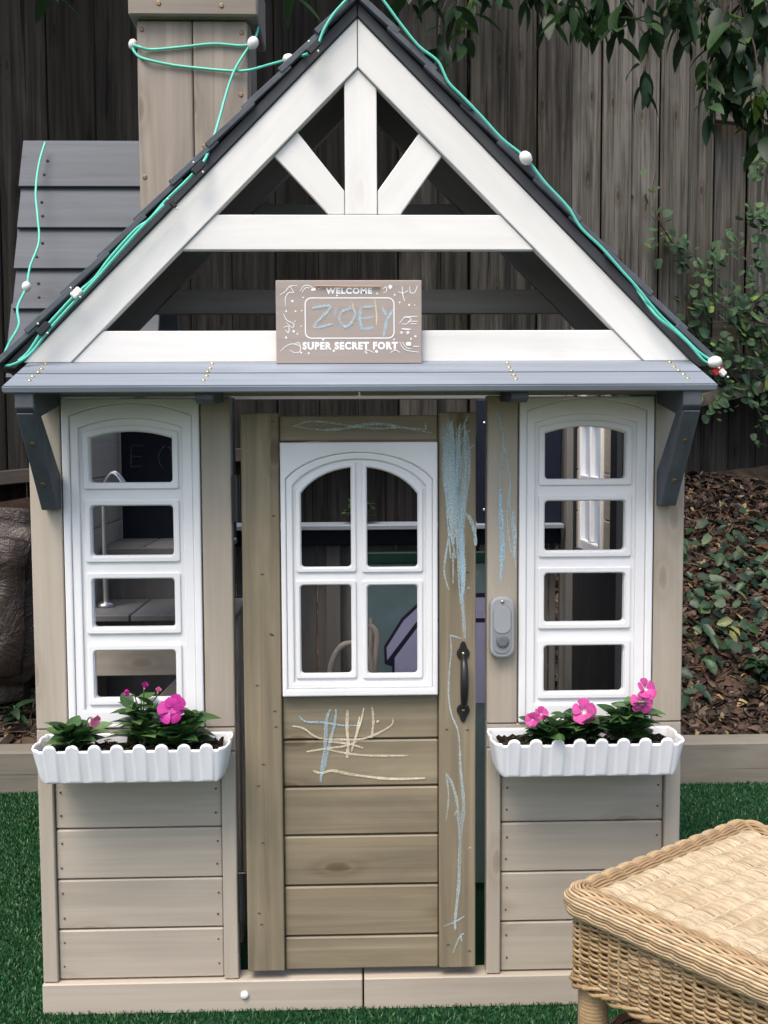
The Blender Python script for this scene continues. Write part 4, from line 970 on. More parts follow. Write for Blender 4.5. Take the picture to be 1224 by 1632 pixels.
# planked grey play counter with its chalkboard, and the lower grey bench in front of it
kit = thing('play_counter', 'grey planked play counter with navy chalkboard inside behind the window', 'play kitchen', (-0.39, 0.7, 0))
for i in range(3):
    board('plank', INS, -0.515 + i * 0.085, -0.4325 + i * 0.085, 0.415, 0.588, 0.737, 0.749, kit)
board('lip', INS, -0.515, -0.262, 0.402, 0.4135, 0.715, 0.747, kit)
board('front_panel', INS, -0.515, -0.262, 0.416, 0.427, 0.05, 0.714, kit)
cb = board('chalkboard', M['navy'], -0.512, -0.265, 0.59, 0.602, 0.745, 1.055, kit)
def quad_strokes(strokes, Y, mat, name, parent, wd): return ribbon([(s_, wd) for s_ in strokes], Y, mat, name, parent)
E1 = [[(209, 709), (209, 744)], [(209, 709), (228, 710)], [(209, 727), (226, 727)], [(209, 744), (227, 743)]]
quad_strokes(E1, 0.5895, M['chalk_faint'], 'chalk_letter', cb, 0.004)
quad_strokes([[(262, 710), (254, 722), (253, 735), (262, 750)], [(262, 712), (272, 716), (274, 738)]], 0.5895, M['chalk_faint'], 'chalk_letter', cb, 0.003)
tap = thing('toy_tap', 'silver toy tap arching over the grey bench', 'tap', (-0.485, 0.3, 0.644))
tube('spout', catmull([(-0.485, 0.3, 0.645), (-0.485, 0.3, 0.82), (-0.482, 0.298, 0.875), (-0.462, 0.29, 0.902), (-0.442, 0.285, 0.88), (-0.44, 0.284, 0.868)], 5), 0.006, M['steel'], tap, 10)
lathe('base', [(0.018, 0), (0.016, 0.006), (0.010, 0.01)], M['steel'], tap, (-0.485, 0.3, 0.6445), seg=14)
ben = thing('play_bench', 'low bench with grey plank top and greige apron inside below the counter', 'bench', (-0.37, 0.4, 0))
for i in range(3): board('plank', INS, -0.515 + i * 0.098, -0.420 + i * 0.098, 0.20, 0.40, 0.632, 0.644, ben)
board('apron', G, -0.50, -0.245, 0.205, 0.218, 0.530, 0.5855, ben)
board('leg', G, -0.262, -0.225, 0.24, 0.27, 0.0, 0.631, ben); board('leg', G, -0.262, -0.225, 0.36, 0.39, 0.0, 0.631, ben)
p0, p1 = P(195, 1125, 0.24), P(262, 1080, 0.24)
prism('brace', [(-0.43, 0.43), (-0.36, 0.43), (-0.265, 0.525), (-0.335, 0.525)], 0.222, 0.236, G['x'], ben, ang=0.78)
# printed board
pb = thing('printed_board', 'teal printed toy board with lavender shape and green top rail inside', 'toy board', (0.15, 0.45, 0))
TEAL = plain('teal_print', (0.21, 0.30, 0.31), 0.5, 0.3, mott=0.25, scale=9); LAV = plain('lavender_print', (0.55, 0.53, 0.75), 0.5); NVY = plain('navy_print', (0.02, 0.02, 0.05), 0.5); GRN = plain('green_rail', (0.008, 0.06, 0.035), 0.4)
YB = 0.45
def bp(x, y): q = P(x, y, YB); return (q.x, q.z)
b0, b1 = bp(585, 1150), bp(790, 897)
board('panel', TEAL, b0[0], b1[0], YB, YB + 0.01, 0.02, b1[1], pb)
b2 = bp(790, 879); board('top_rail', GRN, b0[0] - 0.006, b1[0] + 0.006, YB - 0.004, YB + 0.014, b1[1] + 0.001, b2[1], pb)
def flat(name, pts, off, mat):
    q = [P(x, y, YB) for x, y in pts]
    mesh_obj(name, [(v.x, YB - off, v.z) for v in q], [tuple(range(len(q)))], mat, pb)
flat('navy_outline', [(612, 1030), (640, 985), (672, 955), (700, 945), (785, 945), (785, 1120), (625, 1120), (625, 1062), (613, 1058)], 0.0008, NVY)
flat('lavender_shape', [(616, 1032), (643, 989), (674, 960), (700, 952), (785, 952), (785, 985), (668, 985), (630, 1035), (617, 1052)], 0.0016, LAV)
flat('lavender_shape', [(629, 1048), (671, 992), (785, 992), (785, 1120), (629, 1120)], 0.0016, LAV)
# beige toy chair frame
tc_ = thing('toy_chair', 'beige bent tube toy chair standing inside behind the door window', 'toy chair', (0.0, 0.3, 0))
BEI = plain('beige_plastic', (0.6, 0.5, 0.4), 0.5)
def pt3(x, y, Y): return P(x, y, Y)
tube('arch', catmull([pt3(522, 1110, 0.32), pt3(528, 1060, 0.32), pt3(542, 1032, 0.32), pt3(560, 1025, 0.32), pt3(580, 1030, 0.32), pt3(592, 1060, 0.32), pt3(594, 1110, 0.32)], 5), 0.006, BEI, tc_, 8)
tube('rail', catmull([pt3(588, 995, 0.36), pt3(600, 1010, 0.36), pt3(599, 1050, 0.36), pt3(594, 1110, 0.36)], 5), 0.006, BEI, tc_, 8)
tube('post', [pt3(591, 985, 0.36), pt3(590, 1110, 0.36)], 0.004, BEI, tc_, 8)
zleg = P(540, 1110, 0.32).z
board('seat', BEI, P(520, 1110, 0.32).x, P(598, 1110, 0.32).x, 0.31, 0.45, zleg - 0.016, zleg, tc_, 0.004)
for xx in (P(522, 1110, 0.32).x, P(594, 1110, 0.32).x):
    for yy in (0.32, 0.44): tube('leg', [(xx, yy, 0.0), (xx, yy, zleg - 0.01)], 0.006, BEI, tc_, 8)
# little plant on the rear counter
pot = thing('potted_plant', 'tiny green plant standing on the pale rear counter', 'plant', (P(572, 830, 0.85).x, 0.85, 0.757))
px_ = P(572, 830, 0.85)
lathe('pot', [(0.012, 0), (0.015, 0.02), (0.013, 0.02)], plain('dark_pot', (0.03, 0.025, 0.02), 0.7), pot, (px_.x, 0.85, 0.757), seg=12)
for k in range(16):
    o = bpy.data.objects.new('leaf', VL[k % 3]); COL.objects.link(o); o.parent = pot; o.matrix_parent_inverse = WORLD[pot.name].inverted()
    o.matrix_basis = Matrix.Translation((px_.x, 0.85, 0.775 + 0.001 * k)) @ Euler((0, -random.uniform(0.1, 1.1), k * 2.4)).to_matrix().to_4x4() @ Matrix.Diagonal((1.0, 1.9, 1.0, 1.0))

# ------------------------------------------------------------------ string lights
sl = thing('string_lights', 'teal cable string lights clipped along the roof edges and round the chimney', 'string lights', (0, -0.03, 1.1))
def cab(pts, name='cable', r=0.0023): tube(name, catmull([P(x, y, Y) for x, y, Y in pts], 6), r, M['cable'], sl, 8)
YR = -0.042
cab([(572, -38, -0.02), (592, -22, YR), (612, 2, YR), (640, 40, YR), (668, 74, YR), (698, 98, YR), (714, 130, YR), (735, 152, YR), (768, 186, YR), (800, 221, YR), (838, 252, YR), (868, 290, YR), (905, 330, YR), (926, 363, YR), (960, 396, YR), (990, 430, YR), (1010, 452, YR), (1050, 500, YR), (1085, 533, YR), (1115, 562, YR), (1140, 578, YR)])
cab([(1010, 455, -0.02), (1045, 502, -0.046), (1075, 527, -0.046), (1100, 550, -0.046), (1122, 575, -0.046), (1140, 582, YR)])
cab([(572, -38, -0.02), (556, -6, YR), (532, 22, YR), (516, 48, YR), (506, 72, YR), (492, 85, YR), (462, 94, 0.0), (430, 103, 0.03), (396, 112, 0.045), (365, 113, CY0 - 0.005), (310, 108, CY0 - 0.004), (270, 103, CY0 - 0.004), (228, 93, CY0 - 0.004), (214, 82, CY0 + 0.02), (212, 72, CY0 + 0.04), (220, 74, CY0 - 0.004), (240, 79, CY0 - 0.004), (290, 75, CY0 - 0.004), (340, 70, CY0 - 0.004), (385, 73, CY0 - 0.004), (402, 69, CY0 - 0.004)])
cab([(409, 24, CY0 + 0.06), (411, 42, CY0 + 0.03), (406, 62, CY0), (392, 82, CY0 - 0.005), (374, 112, CY0 - 0.012), (361, 148, CY0 - 0.02), (348, 195, CY0 - 0.04), (336, 232, CY0 - 0.07), (324, 258, YR), (300, 285, YR), (262, 322, YR), (238, 350, YR), (216, 366, YR), (176, 410, YR), (150, 444, YR), (122, 468, YR), (92, 500, YR), (66, 530, YR), (46, 560, YR), (30, 575, YR)])
cab([(262, 326, -0.046), (226, 362, -0.046), (190, 402, -0.046), (150, 448, -0.046), (110, 490, -0.046), (76, 528, -0.046), (52, 560, -0.046), (28, 578, -0.046), (8, 583, -0.02), (4, 574, 0.06), (14, 548, 0.16), (30, 518, 0.24), (28, 490, 0.28), (42, 457, 0.32), (48, 425, 0.36), (62, 386, 0.395), (60, 345, 0.42), (57, 305, 0.45), (62, 262, 0.49), (72, 227, 0.52)])
def bulb(px, py, Y, rx=11, tilt=0.0):
    p = P(px, py, Y); r = 0.88 * rx * (Y + 1.75) / F
    lathe('bulb', [(r * 0.25, -r * 1.15), (r * 0.75, -r * 0.85), (r, -r * 0.2), (r, r * 0.3), (r * 0.7, r * 0.9), (r * 0.3, r * 1.15)], M['bulb'], sl, p, (0, tilt, 0), 14)
bulb(460, 94, 0.0, 9, 1.57); bulb(403, 69, CY0 - 0.01, 10, 0.4); bulb(838, 252, YR - 0.004, 11, -0.6); bulb(1139, 577, YR - 0.004, 11, 1.4); bulb(42, 457, 0.315, 8, 0.2); bulb(212, 71, CY0 + 0.035, 8, 0.2)
def clip(px, py, Y, mat, L=0.012):
    p = P(px, py, Y); o = board('clip', mat, p.x - L, p.x + L, Y - 0.005, Y + 0.004, p.z - 0.006, p.z + 0.006, sl, 0.002, (0, -0.78, 0))
    for d in (-0.8, 0.8): lathe('clip_pin', [(0.0018, 0), (0.0015, 0.002)], M['bulb'], o, (p.x - d * 0.009, Y - 0.0055, p.z + d * 0.009), FACE_FRONT, 8)
clip(317, 268, YR - 0.006, M['black']); clip(500, 76, YR - 0.006, M['black']); clip(70, 524, YR - 0.006, M['black']); clip(122, 467, YR - 0.006, M['bulb'], 0.009); clip(276, 326, YR - 0.002, M['black'], 0.004)
rc = clip(1143, 590, YR, M['red'], 0.009); clip(1151, 594, YR - 0.003, M['bulb'], 0.005)

# ------------------------------------------------------------------ wicker table
def cane_mat(name, stops):
    return leafy(name, stops, 0.42, 0.4, 0.0)
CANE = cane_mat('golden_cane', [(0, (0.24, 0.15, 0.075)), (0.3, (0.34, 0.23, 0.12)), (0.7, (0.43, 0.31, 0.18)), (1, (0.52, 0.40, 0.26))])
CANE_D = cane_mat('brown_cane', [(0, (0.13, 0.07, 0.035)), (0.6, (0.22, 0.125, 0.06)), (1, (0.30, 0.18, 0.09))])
CANE_S = cane_mat('shaded_cane', [(0, (0.20, 0.125, 0.055)), (0.4, (0.28, 0.185, 0.09)), (0.8, (0.36, 0.25, 0.13)), (1, (0.42, 0.31, 0.18))])  # table sides: cane coloured darker, as light comes from above
CANE_T = cane_mat('sunlit_cane', [(0, (0.36, 0.275, 0.165)), (0.5, (0.43, 0.34, 0.22)), (1, (0.50, 0.41, 0.28))])  # table top: cane coloured paler to carry the sunlight on it
ZT_ = 0.42
A = PZ(885, 1413, ZT_); B = PZ(1180, 1299, ZT_)
e1 = (B - A); L1 = e1.length; e1.normalize(); e2 = Vector((e1.y, -e1.x, 0)); L2 = 0.52
tab = thing('wicker_table', 'golden wicker side table with rounded woven edge on the turf', 'table', tuple((A + e1 * L1 / 2 + e2 * L2 / 2) - Vector((0, 0, ZT_))))
TL = tuple((A + e1 * L1 / 2 + e2 * L2 / 2) - Vector((0, 0, ZT_)))
def tp(u, v, z): return A + e1 * u + e2 * v + Vector((0, 0, z - ZT_))
RR = 0.03
def ring(inset, n_per=0.0045):
    """rounded rectangle path of (u,v,nu,nv) at an inset from the outer edge"""
    a, b_, r = L1 - inset, L2 - inset, max(RR - inset, 0.006); o = inset; pts = []
    segs = [((o + r, o), (a - r, o), (0, -1)), ((a, o + r), (a, b_ - r), (1, 0)), ((a - r, b_), (o + r, b_), (0, 1)), ((o, b_ - r), (o, o + r), (-1, 0))]
    cen = [(a - r, o + r, -math.pi / 2), (a - r, b_ - r, 0), (o + r, b_ - r, math.pi / 2), (o + r, o + r, math.pi)]
    for (p, q, nn), (cx, cy, a0) in zip(segs, cen):
        L = math.hypot(q[0] - p[0], q[1] - p[1]); n = max(2, int(L / n_per))
        for k in range(n): pts.append((p[0] + (q[0] - p[0]) * k / n, p[1] + (q[1] - p[1]) * k / n, nn[0], nn[1]))
        n = max(3, int(r * math.pi / 2 / n_per))
        for k in range(n): an_ = a0 + math.pi / 2 * k / n; pts.append((cx + r * math.cos(an_), cy + r * math.sin(an_), math.cos(an_), math.sin(an_)))
    pts.append(pts[0])
    d = [0.0]
    for k in range(1, len(pts)): d.append(d[-1] + math.hypot(pts[k][0] - pts[k - 1][0], pts[k][1] - pts[k - 1][1]))
    return pts, d
def woven_ring(T_, inset, z, d, amp, phase, r, zamp=0.0, n_per=0.0045, jz=0.0008):
    pts, ds = ring(inset, n_per); tot = ds[-1]; d = tot / round(tot / d / 2) / 2; out = []
    ph2 = random.uniform(0, 6)
    for (u, v, nu, nv), s_ in zip(pts, ds):
        k = amp * math.sin(math.pi * s_ / d + phase); zz_ = z + zamp * math.cos(math.pi * s_ / d + phase) + jz * math.sin(s_ * 23 + ph2) + jz * math.sin(s_ * 61 + ph2 * 2)
        out.append(tp(u + nu * k, v + nv * k, zz_))
    T_.add(out, r, 5)
# apron
AP = Tubes(); stakes = Tubes(); zt_, zb_ = ZT_ - 0.024, ZT_ - 0.106; n = 27
for i in range(n):
    woven_ring(AP, 0.012, zb_ + (zt_ - zb_) * i / (n - 1), 0.0145, 0.0024, math.pi * i, 0.00205)
pts, ds = ring(0.012, 0.0145)
for (u, v, nu, nv) in pts[:-1]: stakes.add([tp(u, v, zb_ - 0.004), tp(u, v, zt_ + 0.006)], 0.0022, 5)
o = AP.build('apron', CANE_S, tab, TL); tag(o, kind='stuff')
o = stakes.build('apron_stakes', CANE_S, tab, TL); tag(o, kind='stuff')
# rolled border: strands laid over a quarter round, each stroke long and tucked under the next
RM = Tubes(); m_ = 15; rad = 0.020
for i in range(m_):
    a = -0.6 + (math.pi / 2 + 1.3) * i / (m_ - 1)
    ins = 0.019 - rad * math.cos(a); z = ZT_ - 0.017 + rad * math.sin(a) * 0.9
    pts_, ds_ = ring(max(ins, 0.001), 0.004); tot = ds_[-1]; d = tot / round(tot / 0.030); out_ = []
    for (u, v, nu, nv), s_ in zip(pts_, ds_):
        ph = ((s_ / d + i * 0.06) % 1.0); k = (0.0034 * math.sin(math.pi * ph) ** 0.8 - 0.0015) * min(1.0, (i + 0.6) / 4)
        out_.append(tp(u + nu * k * math.cos(a), v + nv * k * math.cos(a), z + k * math.sin(a)))
    RM.add(out_, 0.0019 + 0.0002 * random.random(), 6)
o = RM.build('rolled_border', CANE, tab, TL); tag(o, kind='stuff')
BD = Tubes()
for i in range(4): woven_ring(BD, 0.011, zb_ - 0.006 - 0.003 * (i % 2), 0.03, 0.004, i * math.pi / 2, 0.0027, 0.004)
o = BD.build('lower_braid', CANE_S, tab, TL); tag(o, kind='stuff')
# woven top: stakes along e1, strands along e2
TP = Tubes(); u0, u1, v0, v1 = 0.034, L1 - 0.034, 0.034, L2 - 0.034; step = 0.0031; ns = int((u1 - u0) / step); sd = 0.0265
zt_top = ZT_ - 0.0045
for i in range(ns):
    u = u0 + step * i; pts_ = []; nseg = int((v1 - v0) / sd * 5)
    ph = math.pi * (i % 2)
    jit = random.uniform(-0.0006, 0.0006)
    for k in range(nseg + 1):
        v = v0 + (v1 - v0) * k / nseg; pts_.append(tp(u + jit * math.sin(v * 40 + i), v, zt_top + 0.0032 * abs(math.sin(math.pi * (v - v0) / sd)) ** 0.7 - 0.0012 + 0.0006 * math.sin(i * 1.7 + v * 9)))
    TP.add(pts_, 0.0016, 5)
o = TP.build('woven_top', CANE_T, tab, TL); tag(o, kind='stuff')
ST = Tubes(); v = v0
while v <= v1: ST.add([tp(u0 - 0.01, v, zt_top + 0.0002), tp(u1 + 0.01, v, zt_top + 0.0002)], 0.0016, 5); v += sd
o = ST.build('top_stakes', CANE_T, tab, TL); tag(o, kind='stuff')
# legs wrapped in cane
for u, v in ((0.032, 0.034), (L1 - 0.034, 0.034), (0.034, L2 - 0.034), (L1 - 0.034, L2 - 0.034)):
    prof = []; zz_ = 0.0; zl = zb_ + 0.02
    while zz_ < zl: prof += [(0.0175, zz_), (0.0188, zz_ + 0.0022), (0.0175, zz_ + 0.0044)]; zz_ += 0.0046
    p = tp(u, v, 0.0); lathe('leg', prof, CANE, tab, (p.x, p.y, 0.0), seg=16)
SH = Tubes(); zsh = 0.235; i = 0
u = 0.05
while u < L1 - 0.05:
    pts_ = [tp(u, 0.045 + (L2 - 0.09) * k / 90, zsh + 0.003 * abs(math.sin(math.pi * k / 6)) ) for k in range(91)]; SH.add(pts_, 0.0024, 5); u += 0.0042; i += 1
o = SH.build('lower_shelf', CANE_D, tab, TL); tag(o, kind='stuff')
SB = Tubes()
for i in range(7):
    a = -1.2 + 2.9 * i / 6; woven_ring(SB, 0.045 - 0.013 * math.cos(a), zsh - 0.004 + 0.013 * math.sin(a), 0.03, 0.003, i * 0.9, 0.0032)
o = SB.build('shelf_border', CANE_D, tab, TL); tag(o, kind='stuff')

# ------------------------------------------------------------------ covered furniture at the bank
tarp = bmesh.new(); bmesh.ops.create_cube(tarp, size=1.0); bmesh.ops.bevel(tarp, geom=tarp.edges[:], offset=0.16, segments=3, affect='EDGES'); bmesh.ops.subdivide_edges(tarp, edges=tarp.edges[:], cuts=5, use_grid_fill=True)
from mathutils import noise as mnoise
for v in tarp.verts:
    v.co = Vector((v.co.x * 0.62, v.co.y * 0.34, v.co.z * 0.56))
    q = v.co * 6.0; v.co += v.co.normalized() * (0.035 * mnoise.noise(q) + 0.02 * abs(mnoise.noise(q * 2.7)) + 0.008 * mnoise.noise(q * 6))
m, t, b = newmat('brown_tarp', 0.38, 0.5)
n1 = noise(t, coords(t, (9, 9, 9), False), 1.0, 6.0, 0.7, 1.0)
t.links.new(ramp(t, n1, [(0.3, (0.020, 0.012, 0.009)), (0.70, (0.034, 0.021, 0.016)), (0.9, (0.07, 0.052, 0.042))]), b.inputs['Base Color'])
bpn = N(t, 'ShaderNodeBump'); bpn.inputs['Strength'].default_value = 0.9; bpn.inputs['Distance'].default_value = 0.02; t.links.new(n1, bpn.inputs['Height']); t.links.new(bpn.outputs[0], b.inputs['Normal'])
to = from_bm('tarpaulin', tarp, m, None, (-1.17, 1.44, 0.50), (0, 0.1, 0.1), True); tag(to, 'wrinkled brown tarpaulin draped over furniture by the fence', 'tarpaulin')

# ------------------------------------------------------------------ dry leaves, ivy, plants on the bank
def leaf_cloud(pos, nrm, L, Wd, curl, coarse=False):
    """bent 4-triangle leaves; pos (n,3), nrm (n,3)"""
    n = len(pos); a = rng.normal(size=(n, 3)); nrm = nrm / np.linalg.norm(nrm, axis=1)[:, None]
    d = a - nrm * (a * nrm).sum(1)[:, None]; d /= np.linalg.norm(d, axis=1)[:, None]; s_ = np.cross(nrm, d)
    L = L[:, None]; Wd = Wd[:, None]; c = curl[:, None]
    if n > 12000 or coarse:
        V = np.stack([pos - d * L / 2, pos - d * L * 0.05 + s_ * Wd / 2 + nrm * c * L * 0.18, pos + nrm * 0.0, pos - d * L * 0.05 - s_ * Wd / 2 + nrm * c * L * 0.18, pos + d * L / 2 - nrm * c * L * 0.2], 1).reshape(-1, 3)
        i = np.arange(n)[:, None] * 5
        T = np.concatenate([i + [0, 2, 1], i + [0, 3, 2], i + [1, 2, 4], i + [2, 3, 4]], 0)
        return V, T
    prof = [(-0.5, 0.0), (-0.38, 0.34), (-0.1, 0.5), (0.2, 0.40), (0.5, 0.0), (0.2, -0.40), (-0.1, -0.5), (-0.38, -0.34)]
    cols = [pos - nrm * c * L * 0.05]
    for a_, b_ in prof:
        jt = rng.uniform(0.8, 1.15, (n, 1))
        cols.append(pos + d * L * a_ * jt + s_ * Wd * b_ * jt + nrm * (c * L * (0.45 * abs(b_) - 0.5 * a_ * a_) + L * rng.uniform(-0.05, 0.05, (n, 1))))
    V = np.stack(cols, 1).reshape(-1, 3); i = np.arange(n)[:, None] * 9
    T = np.concatenate([i + [0, k_, 1 + k_ % 8] for k_ in range(1, 9)], 0)
    return V, T
def scatter(n, x0, x1, y0, y1, lift, tilt):
    X = rng.uniform(x0, x1, n); Y = rng.uniform(y0, y1, n); Z = np.array([bank_z(x, y) for x, y in zip(X, Y)]) + rng.uniform(0.002, lift, n)
    nr = np.stack([rng.normal(0, tilt, n), rng.normal(-0.4, tilt, n), np.ones(n)], 1)
    return np.stack([X, Y, Z], 1), nr
VV, TT, off = [], [], 0
for n, x0, x1, y0, y1 in ((9500, 0.5, 1.75, 1.22, 2.62), (2400, -1.6, -0.5, 1.22, 1.8), (800, -0.5, 0.5, 1.22, 2.2)):
    p, nr = scatter(n, x0, x1, y0, y1, 0.016, 0.5)
    V, T = leaf_cloud(p, nr, rng.uniform(0.015, 0.026, n) + 0.05 * rng.uniform(0, 1, n) ** 3, rng.uniform(0.009, 0.018, n) + 0.026 * rng.uniform(0, 1, n) ** 3, rng.uniform(-1, 1.6, n)); VV.append(V); TT.append(T + off); off += len(V)
o = big_mesh('leaf_litter', np.concatenate(VV), np.concatenate(TT), M['litter']); tag(o, 'dry brown fallen leaves covering the earth bank', 'leaf litter', kind='stuff')
tw = Tubes()
for k in range(160):
    x = random.choice([random.uniform(0.55, 1.5), random.uniform(-1.4, -0.7)]); y = random.uniform(1.24, 2.3 if x > 0 else 1.6); p = Vector((x, y, bank_z(x, y) + 0.012)); d = Vector((random.uniform(-1, 1), random.uniform(-1, 1), random.uniform(-0.1, 0.5))).normalized() * random.uniform(0.03, 0.09)
    tw.add([p - d, p + Vector((0, 0, 0.01)), p + d], random.uniform(0.0012, 0.0028), 5)
tag(tw.build('twigs', M['twig']), 'thin dry twigs lying among the fallen leaves', 'twigs', kind='stuff')
VV, TT, off = [], [], 0
patches = [(P(px, py, Y).x, Y, r, n) for px, py, Y, r, n in ((1150, 905, 2.0, 0.10, 60), (1120, 960, 1.85, 0.11, 80), (1180, 1000, 1.7, 0.10, 70), (1110, 1030, 1.62, 0.07, 40), (1205, 870, 2.1, 0.10, 50), (1205, 1060, 1.5, 0.07, 46), (1100, 1110, 1.4, 0.05, 22), (1110, 870, 2.15, 0.09, 40), (1180, 930, 1.95, 0.1, 60), (1140, 1000, 1.72, 0.09, 50))]
for cx, cy, r, n in patches:
    n = int(n * 0.32)
    X = cx + rng.normal(0, r, n); Y = np.clip(cy + rng.normal(0, r * 0.9, n), 1.23, 2.6); Z = np.array([bank_z(x, y) for x, y in zip(X, Y)]) + rng.uniform(0.015, 0.07, n)
    nr = np.stack([rng.normal(0, 0.5, n), rng.normal(-0.8, 0.4, n), np.ones(n)], 1)
    V, T = leaf_cloud(np.stack([X, Y, Z], 1), nr, rng.uniform(0.035, 0.065, n), rng.uniform(0.022, 0.04, n), rng.uniform(-0.5, 1.0, n)); VV.append(V); TT.append(T + off); off += len(V)
o = big_mesh('ground_ivy', np.concatenate(VV), np.concatenate(TT), M['ivy']); tag(o, 'dark green ivy leaves spreading over the earth bank', 'ivy', kind='stuff')
BL = [leaf_mesh('bank_leaf', 0.07, 0.03, 0.25, d, M['ivy']) for d in (0.2, 0.5, 0.8)]
def put_leaf(me, parent, pos, eul, s_):
    o = bpy.data.objects.new('leaf', me); COL.objects.link(o); o.parent = parent; o.matrix_parent_inverse = WORLD[parent.name].inverted()
    o.matrix_basis = Matrix.Translation(pos) @ Euler(eul).to_matrix().to_4x4() @ Matrix.Scale(s_, 4); return o
for px, py, Y, n, lab in ((22, 1160, 1.30, 12, 'small leafy green weed sprouting below the brown tarpaulin'), (1212, 1095, 1.42, 16, 'broad glossy green seedling among dry leaves above the timber edging')):
    q = P(px, py, Y); q.z = bank_z(q.x, q.y); r_ = thing('seedling', lab, 'plant', tuple(q))
    tb = Tubes(); tb.add([q, q + Vector((0.004, 0, 0.07))], 0.002, 6); tb.build('stem', M['stem'], r_, tuple(q))
    for k in range(n): put_leaf(BL[k % 3], r_, q + Vector((0, 0, 0.02 + 0.05 * k / n)), (random.uniform(-0.3, 0.3), -random.uniform(0.1, 1.0), k * 2.4), random.uniform(0.7, 1.1))

# ------------------------------------------------------------------ climbing shrub at the fence
vine = thing('climbing_shrub', 'grey green climbing shrub growing up the weathered fence', 'shrub', (1.2, 2.2, bank_z(1.2, 2.2)))
def lobed(name, L, mat):
    V = [(0, 0, 0)]; Fc = []; n = 14
    for k in range(n + 1):
        a = -math.pi * 0.92 + 2 * math.pi * 0.92 * k / n; r = L * (0.36 + 0.16 * abs(math.cos(1.5 * a)) + 0.12 * max(0, math.cos(a)))
        V.append((L * 0.35 + r * math.cos(a), r * math.sin(a) * 0.9, -0.12 * L * abs(math.sin(a)) - 0.1 * L * max(0, math.cos(a))))
    for k in range(1, n + 1): Fc.append((0, k, k + 1))
    me = bpy.data.meshes.new(name); me.from_pydata(V, [], Fc); me.update(); me.materials.append(mat); return me
LB = [lobed('shrub_leaf', L, M['vine']) for L in (0.045, 0.055, 0.065)]
def vp(px, py, off):
    d = _ray(px, py); n = FNRM; o_ = fence_pt(0, off); tt = (o_ - CPOS).dot(n) / d.dot(n); return CPOS + d * tt
stems = [[(1230, 700), (1200, 640), (1160, 590), (1120, 560), (1095, 500), (1105, 440), (1080, 400), (1060, 370)], [(1235, 650), (1215, 560), (1205, 480), (1190, 420), (1195, 370)], [(1220, 600), (1150, 545), (1110, 535), (1130, 500)], [(1180, 610), (1150, 620), (1140, 650)], [(1120, 470), (1140, 420), (1150, 385)], [(1080, 400), (1050, 350), (1040, 310), (1045, 275)], [(1230, 520), (1170, 500), (1130, 470)], [(1240, 345), (1215, 340), (1195, 345)], [(1240, 250), (1220, 256), (1205, 262)], [(1240, 560), (1210, 530), (1180, 510), (1165, 470)], [(1235, 620), (1205, 600), (1170, 570), (1150, 580)], [(1235, 460), (1215, 470), (1200, 500), (1210, 540)]]
for st in stems:
    pts = catmull([vp(x, y, 0.05 + 0.03 * (i % 2)) for i, (x, y) in enumerate(st)], 5)
    tube('branch', pts, [0.004 - 0.003 * i / len(pts) for i in range(len(pts))], M['twig'], vine, 6)
    sparse = st[0][0] < 1100 and st[-1][1] < 300
    for i, p in enumerate(pts):
        for j in range(1 if sparse else random.choice([3, 4, 4])):
            q = p + Vector((random.gauss(0, 0.042), random.gauss(-0.02, 0.03), random.gauss(0, 0.038)))
            put_leaf(random.choice(LB), vine, q, (random.uniform(-0.6, 0.6), random.uniform(0.2, 1.3), random.uniform(-2.8, -0.3)), random.uniform(0.32, 0.85) * (0.8 if sparse else 1))

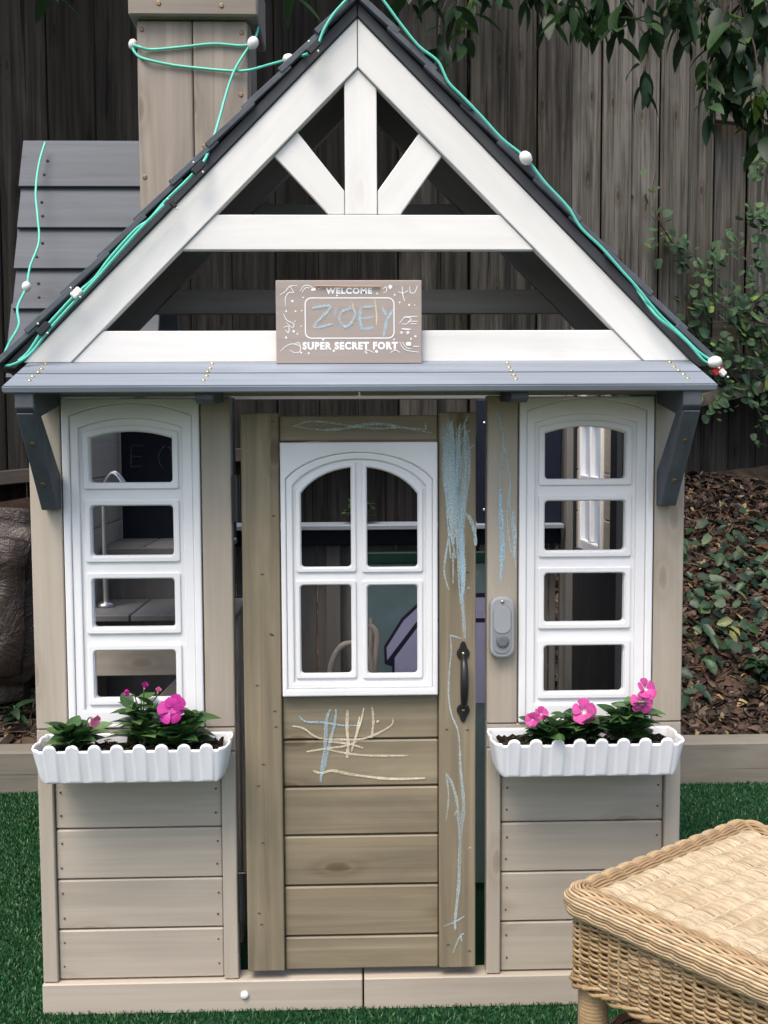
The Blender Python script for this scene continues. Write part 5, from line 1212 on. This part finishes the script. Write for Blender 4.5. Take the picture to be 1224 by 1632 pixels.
# ------------------------------------------------------------------ trees overhanging the fence
TLF = [leaf_mesh('laurel_leaf', L, L * 0.40, 0.22, d, M['leaf']) for L, d in ((0.115, 0.15), (0.13, 0.3), (0.10, 0.45))]
def tree(label, trunk_pts, balls, n_each, clusters):
    base = Vector(trunk_pts[0]); root = thing('laurel_tree', label, 'tree', tuple(base), 'laurel trees beyond the fence')
    tb = Tubes(); pts = catmull(trunk_pts, 6); tb.add(pts, [0.13 - 0.075 * i / (len(pts) - 1) for i in range(len(pts))], 12)
    top = Vector(trunk_pts[-1])
    for (c, r) in balls:
        for k in range(3):
            e = Vector(c) + Vector((random.uniform(-.5, .5) * r[0], random.uniform(-.5, .5) * r[1], random.uniform(-.3, .3) * r[2])); s_ = Vector(trunk_pts[-2]).lerp(top, random.random())
            pl = catmull([s_, s_.lerp(e, 0.5) + Vector((0, 0, 0.12)), e], 5); tb.add(pl, [0.045 - 0.035 * i / (len(pl) - 1) for i in range(len(pl))], 7)
    tb.build('trunk', M['bark'], root, tuple(base))
    VV, TT, off = [], [], 0
    for (c, r) in balls:
        n = n_each; u = rng.normal(size=(n, 3)); u /= np.linalg.norm(u, axis=1)[:, None]; rad = rng.uniform(0.15, 1, n) ** 0.45
        bump = 1 + 0.25 * np.sin(u[:, 0] * 5 + c[0]) * np.sin(u[:, 1] * 6 + c[1]) 
        p = np.array(c) + u * (rad * bump)[:, None] * np.array(r)
        nr = u * 0.3 + rng.normal(size=(n, 3)) * 0.6 + np.array([0, 0, 0.6])
        V, T = leaf_cloud(p, nr, rng.uniform(0.08, 0.15, n), rng.uniform(0.03, 0.05, n), rng.uniform(0, 0.8, n), True); VV.append(V); TT.append(T + off); off += len(V)
    big_mesh('crown', np.concatenate(VV), np.concatenate(TT), M['leaf'], root, tuple(base))
    for px, py, Y, n in clusters:
        c = P(px, py, Y); tw_ = catmull([c + Vector((random.uniform(-0.1, 0.25), 0.25, 0.5)), c + Vector((0.03, 0.1, 0.2)), c], 4)
        tube('twig', tw_, [0.005, 0.0045, 0.004, 0.004, 0.003, 0.003, 0.0025, 0.002, 0.002][:len(tw_)], M['bark'], root, 6)
        for k in range(n):
            up = 0.10 * k / n
            put_leaf(random.choice(TLF), root, c + Vector((0.01 * random.uniform(-1, 1), 0.01 * random.uniform(-1, 1), up)), (random.uniform(-0.5, 0.5), random.uniform(0.15, 1.25), k * 2.4 + random.uniform(-0.4, 0.4)), random.uniform(0.55, 1.0))
CLR = [(875, 35, 1.7, 7), (915, 30, 1.75, 6), (985, 60, 1.6, 8), (1000, 20, 1.8, 8), (1035, 55, 1.6, 7), (1025, 145, 1.55, 5), (1065, 35, 1.7, 8), (1100, 10, 1.8, 8), (1145, 60, 1.6, 8), (1190, 30, 1.7, 8), (1175, 110, 1.55, 8), (1205, 165, 1.5, 8), (1165, 185, 1.6, 7), (1220, 90, 1.6, 8), (1130, 30, 1.7, 8), (955, 10, 1.8, 7), (1215, 235, 1.5, 6), (1150, 120, 1.7, 6), (1190, 70, 1.65, 8), (1090, 60, 1.75, 7), (840, 5, 1.9, 5), (1200, 200, 1.6, 7),
       (690, 10, 1.75, 6), (725, 35, 1.7, 6), (755, 20, 1.8, 6), (700, 85, 1.8, 5), (790, 0, 1.8, 6), (740, 90, 1.9, 5), (655, 5, 1.8, 4)]
_r2 = random.Random(5)
CLR += [(_r2.uniform(850, 1224), _r2.uniform(-45, 45), _r2.uniform(1.5, 1.95), 8) for _ in range(13)] + [(_r2.uniform(1125, 1224), _r2.uniform(40, 190), _r2.uniform(1.45, 1.75), 7) for _ in range(7)]
tree('tall laurel tree with glossy leaves drooping over the weathered fence boards', [(1.55, 3.4, 0.6), (1.6, 3.35, 1.6), (1.5, 3.2, 2.5), (1.3, 3.0, 3.1)], [((2.0, 3.3, 3.45), (1.4, 1.0, 0.75)), ((0.5, 3.1, 3.5), (1.2, 1.1, 0.7)), ((1.2, 4.0, 4.0), (1.6, 1.2, 0.9))], 5200, CLR)
tree('broad laurel tree spreading dense dark leaves above the chimney end of the fence', [(-1.7, 3.1, 0.4), (-1.65, 3.1, 1.5), (-1.5, 2.9, 2.5), (-1.2, 2.7, 3.2)], [((-0.8, 2.2, 3.4), (1.2, 1.2, 0.7)), ((-2.0, 1.9, 3.3), (1.1, 1.3, 0.8)), ((-1.4, 3.2, 3.9), (1.8, 1.3, 0.9))], 5200, [(85, -8, 1.4, 4), (465, -6, 1.5, 4)])
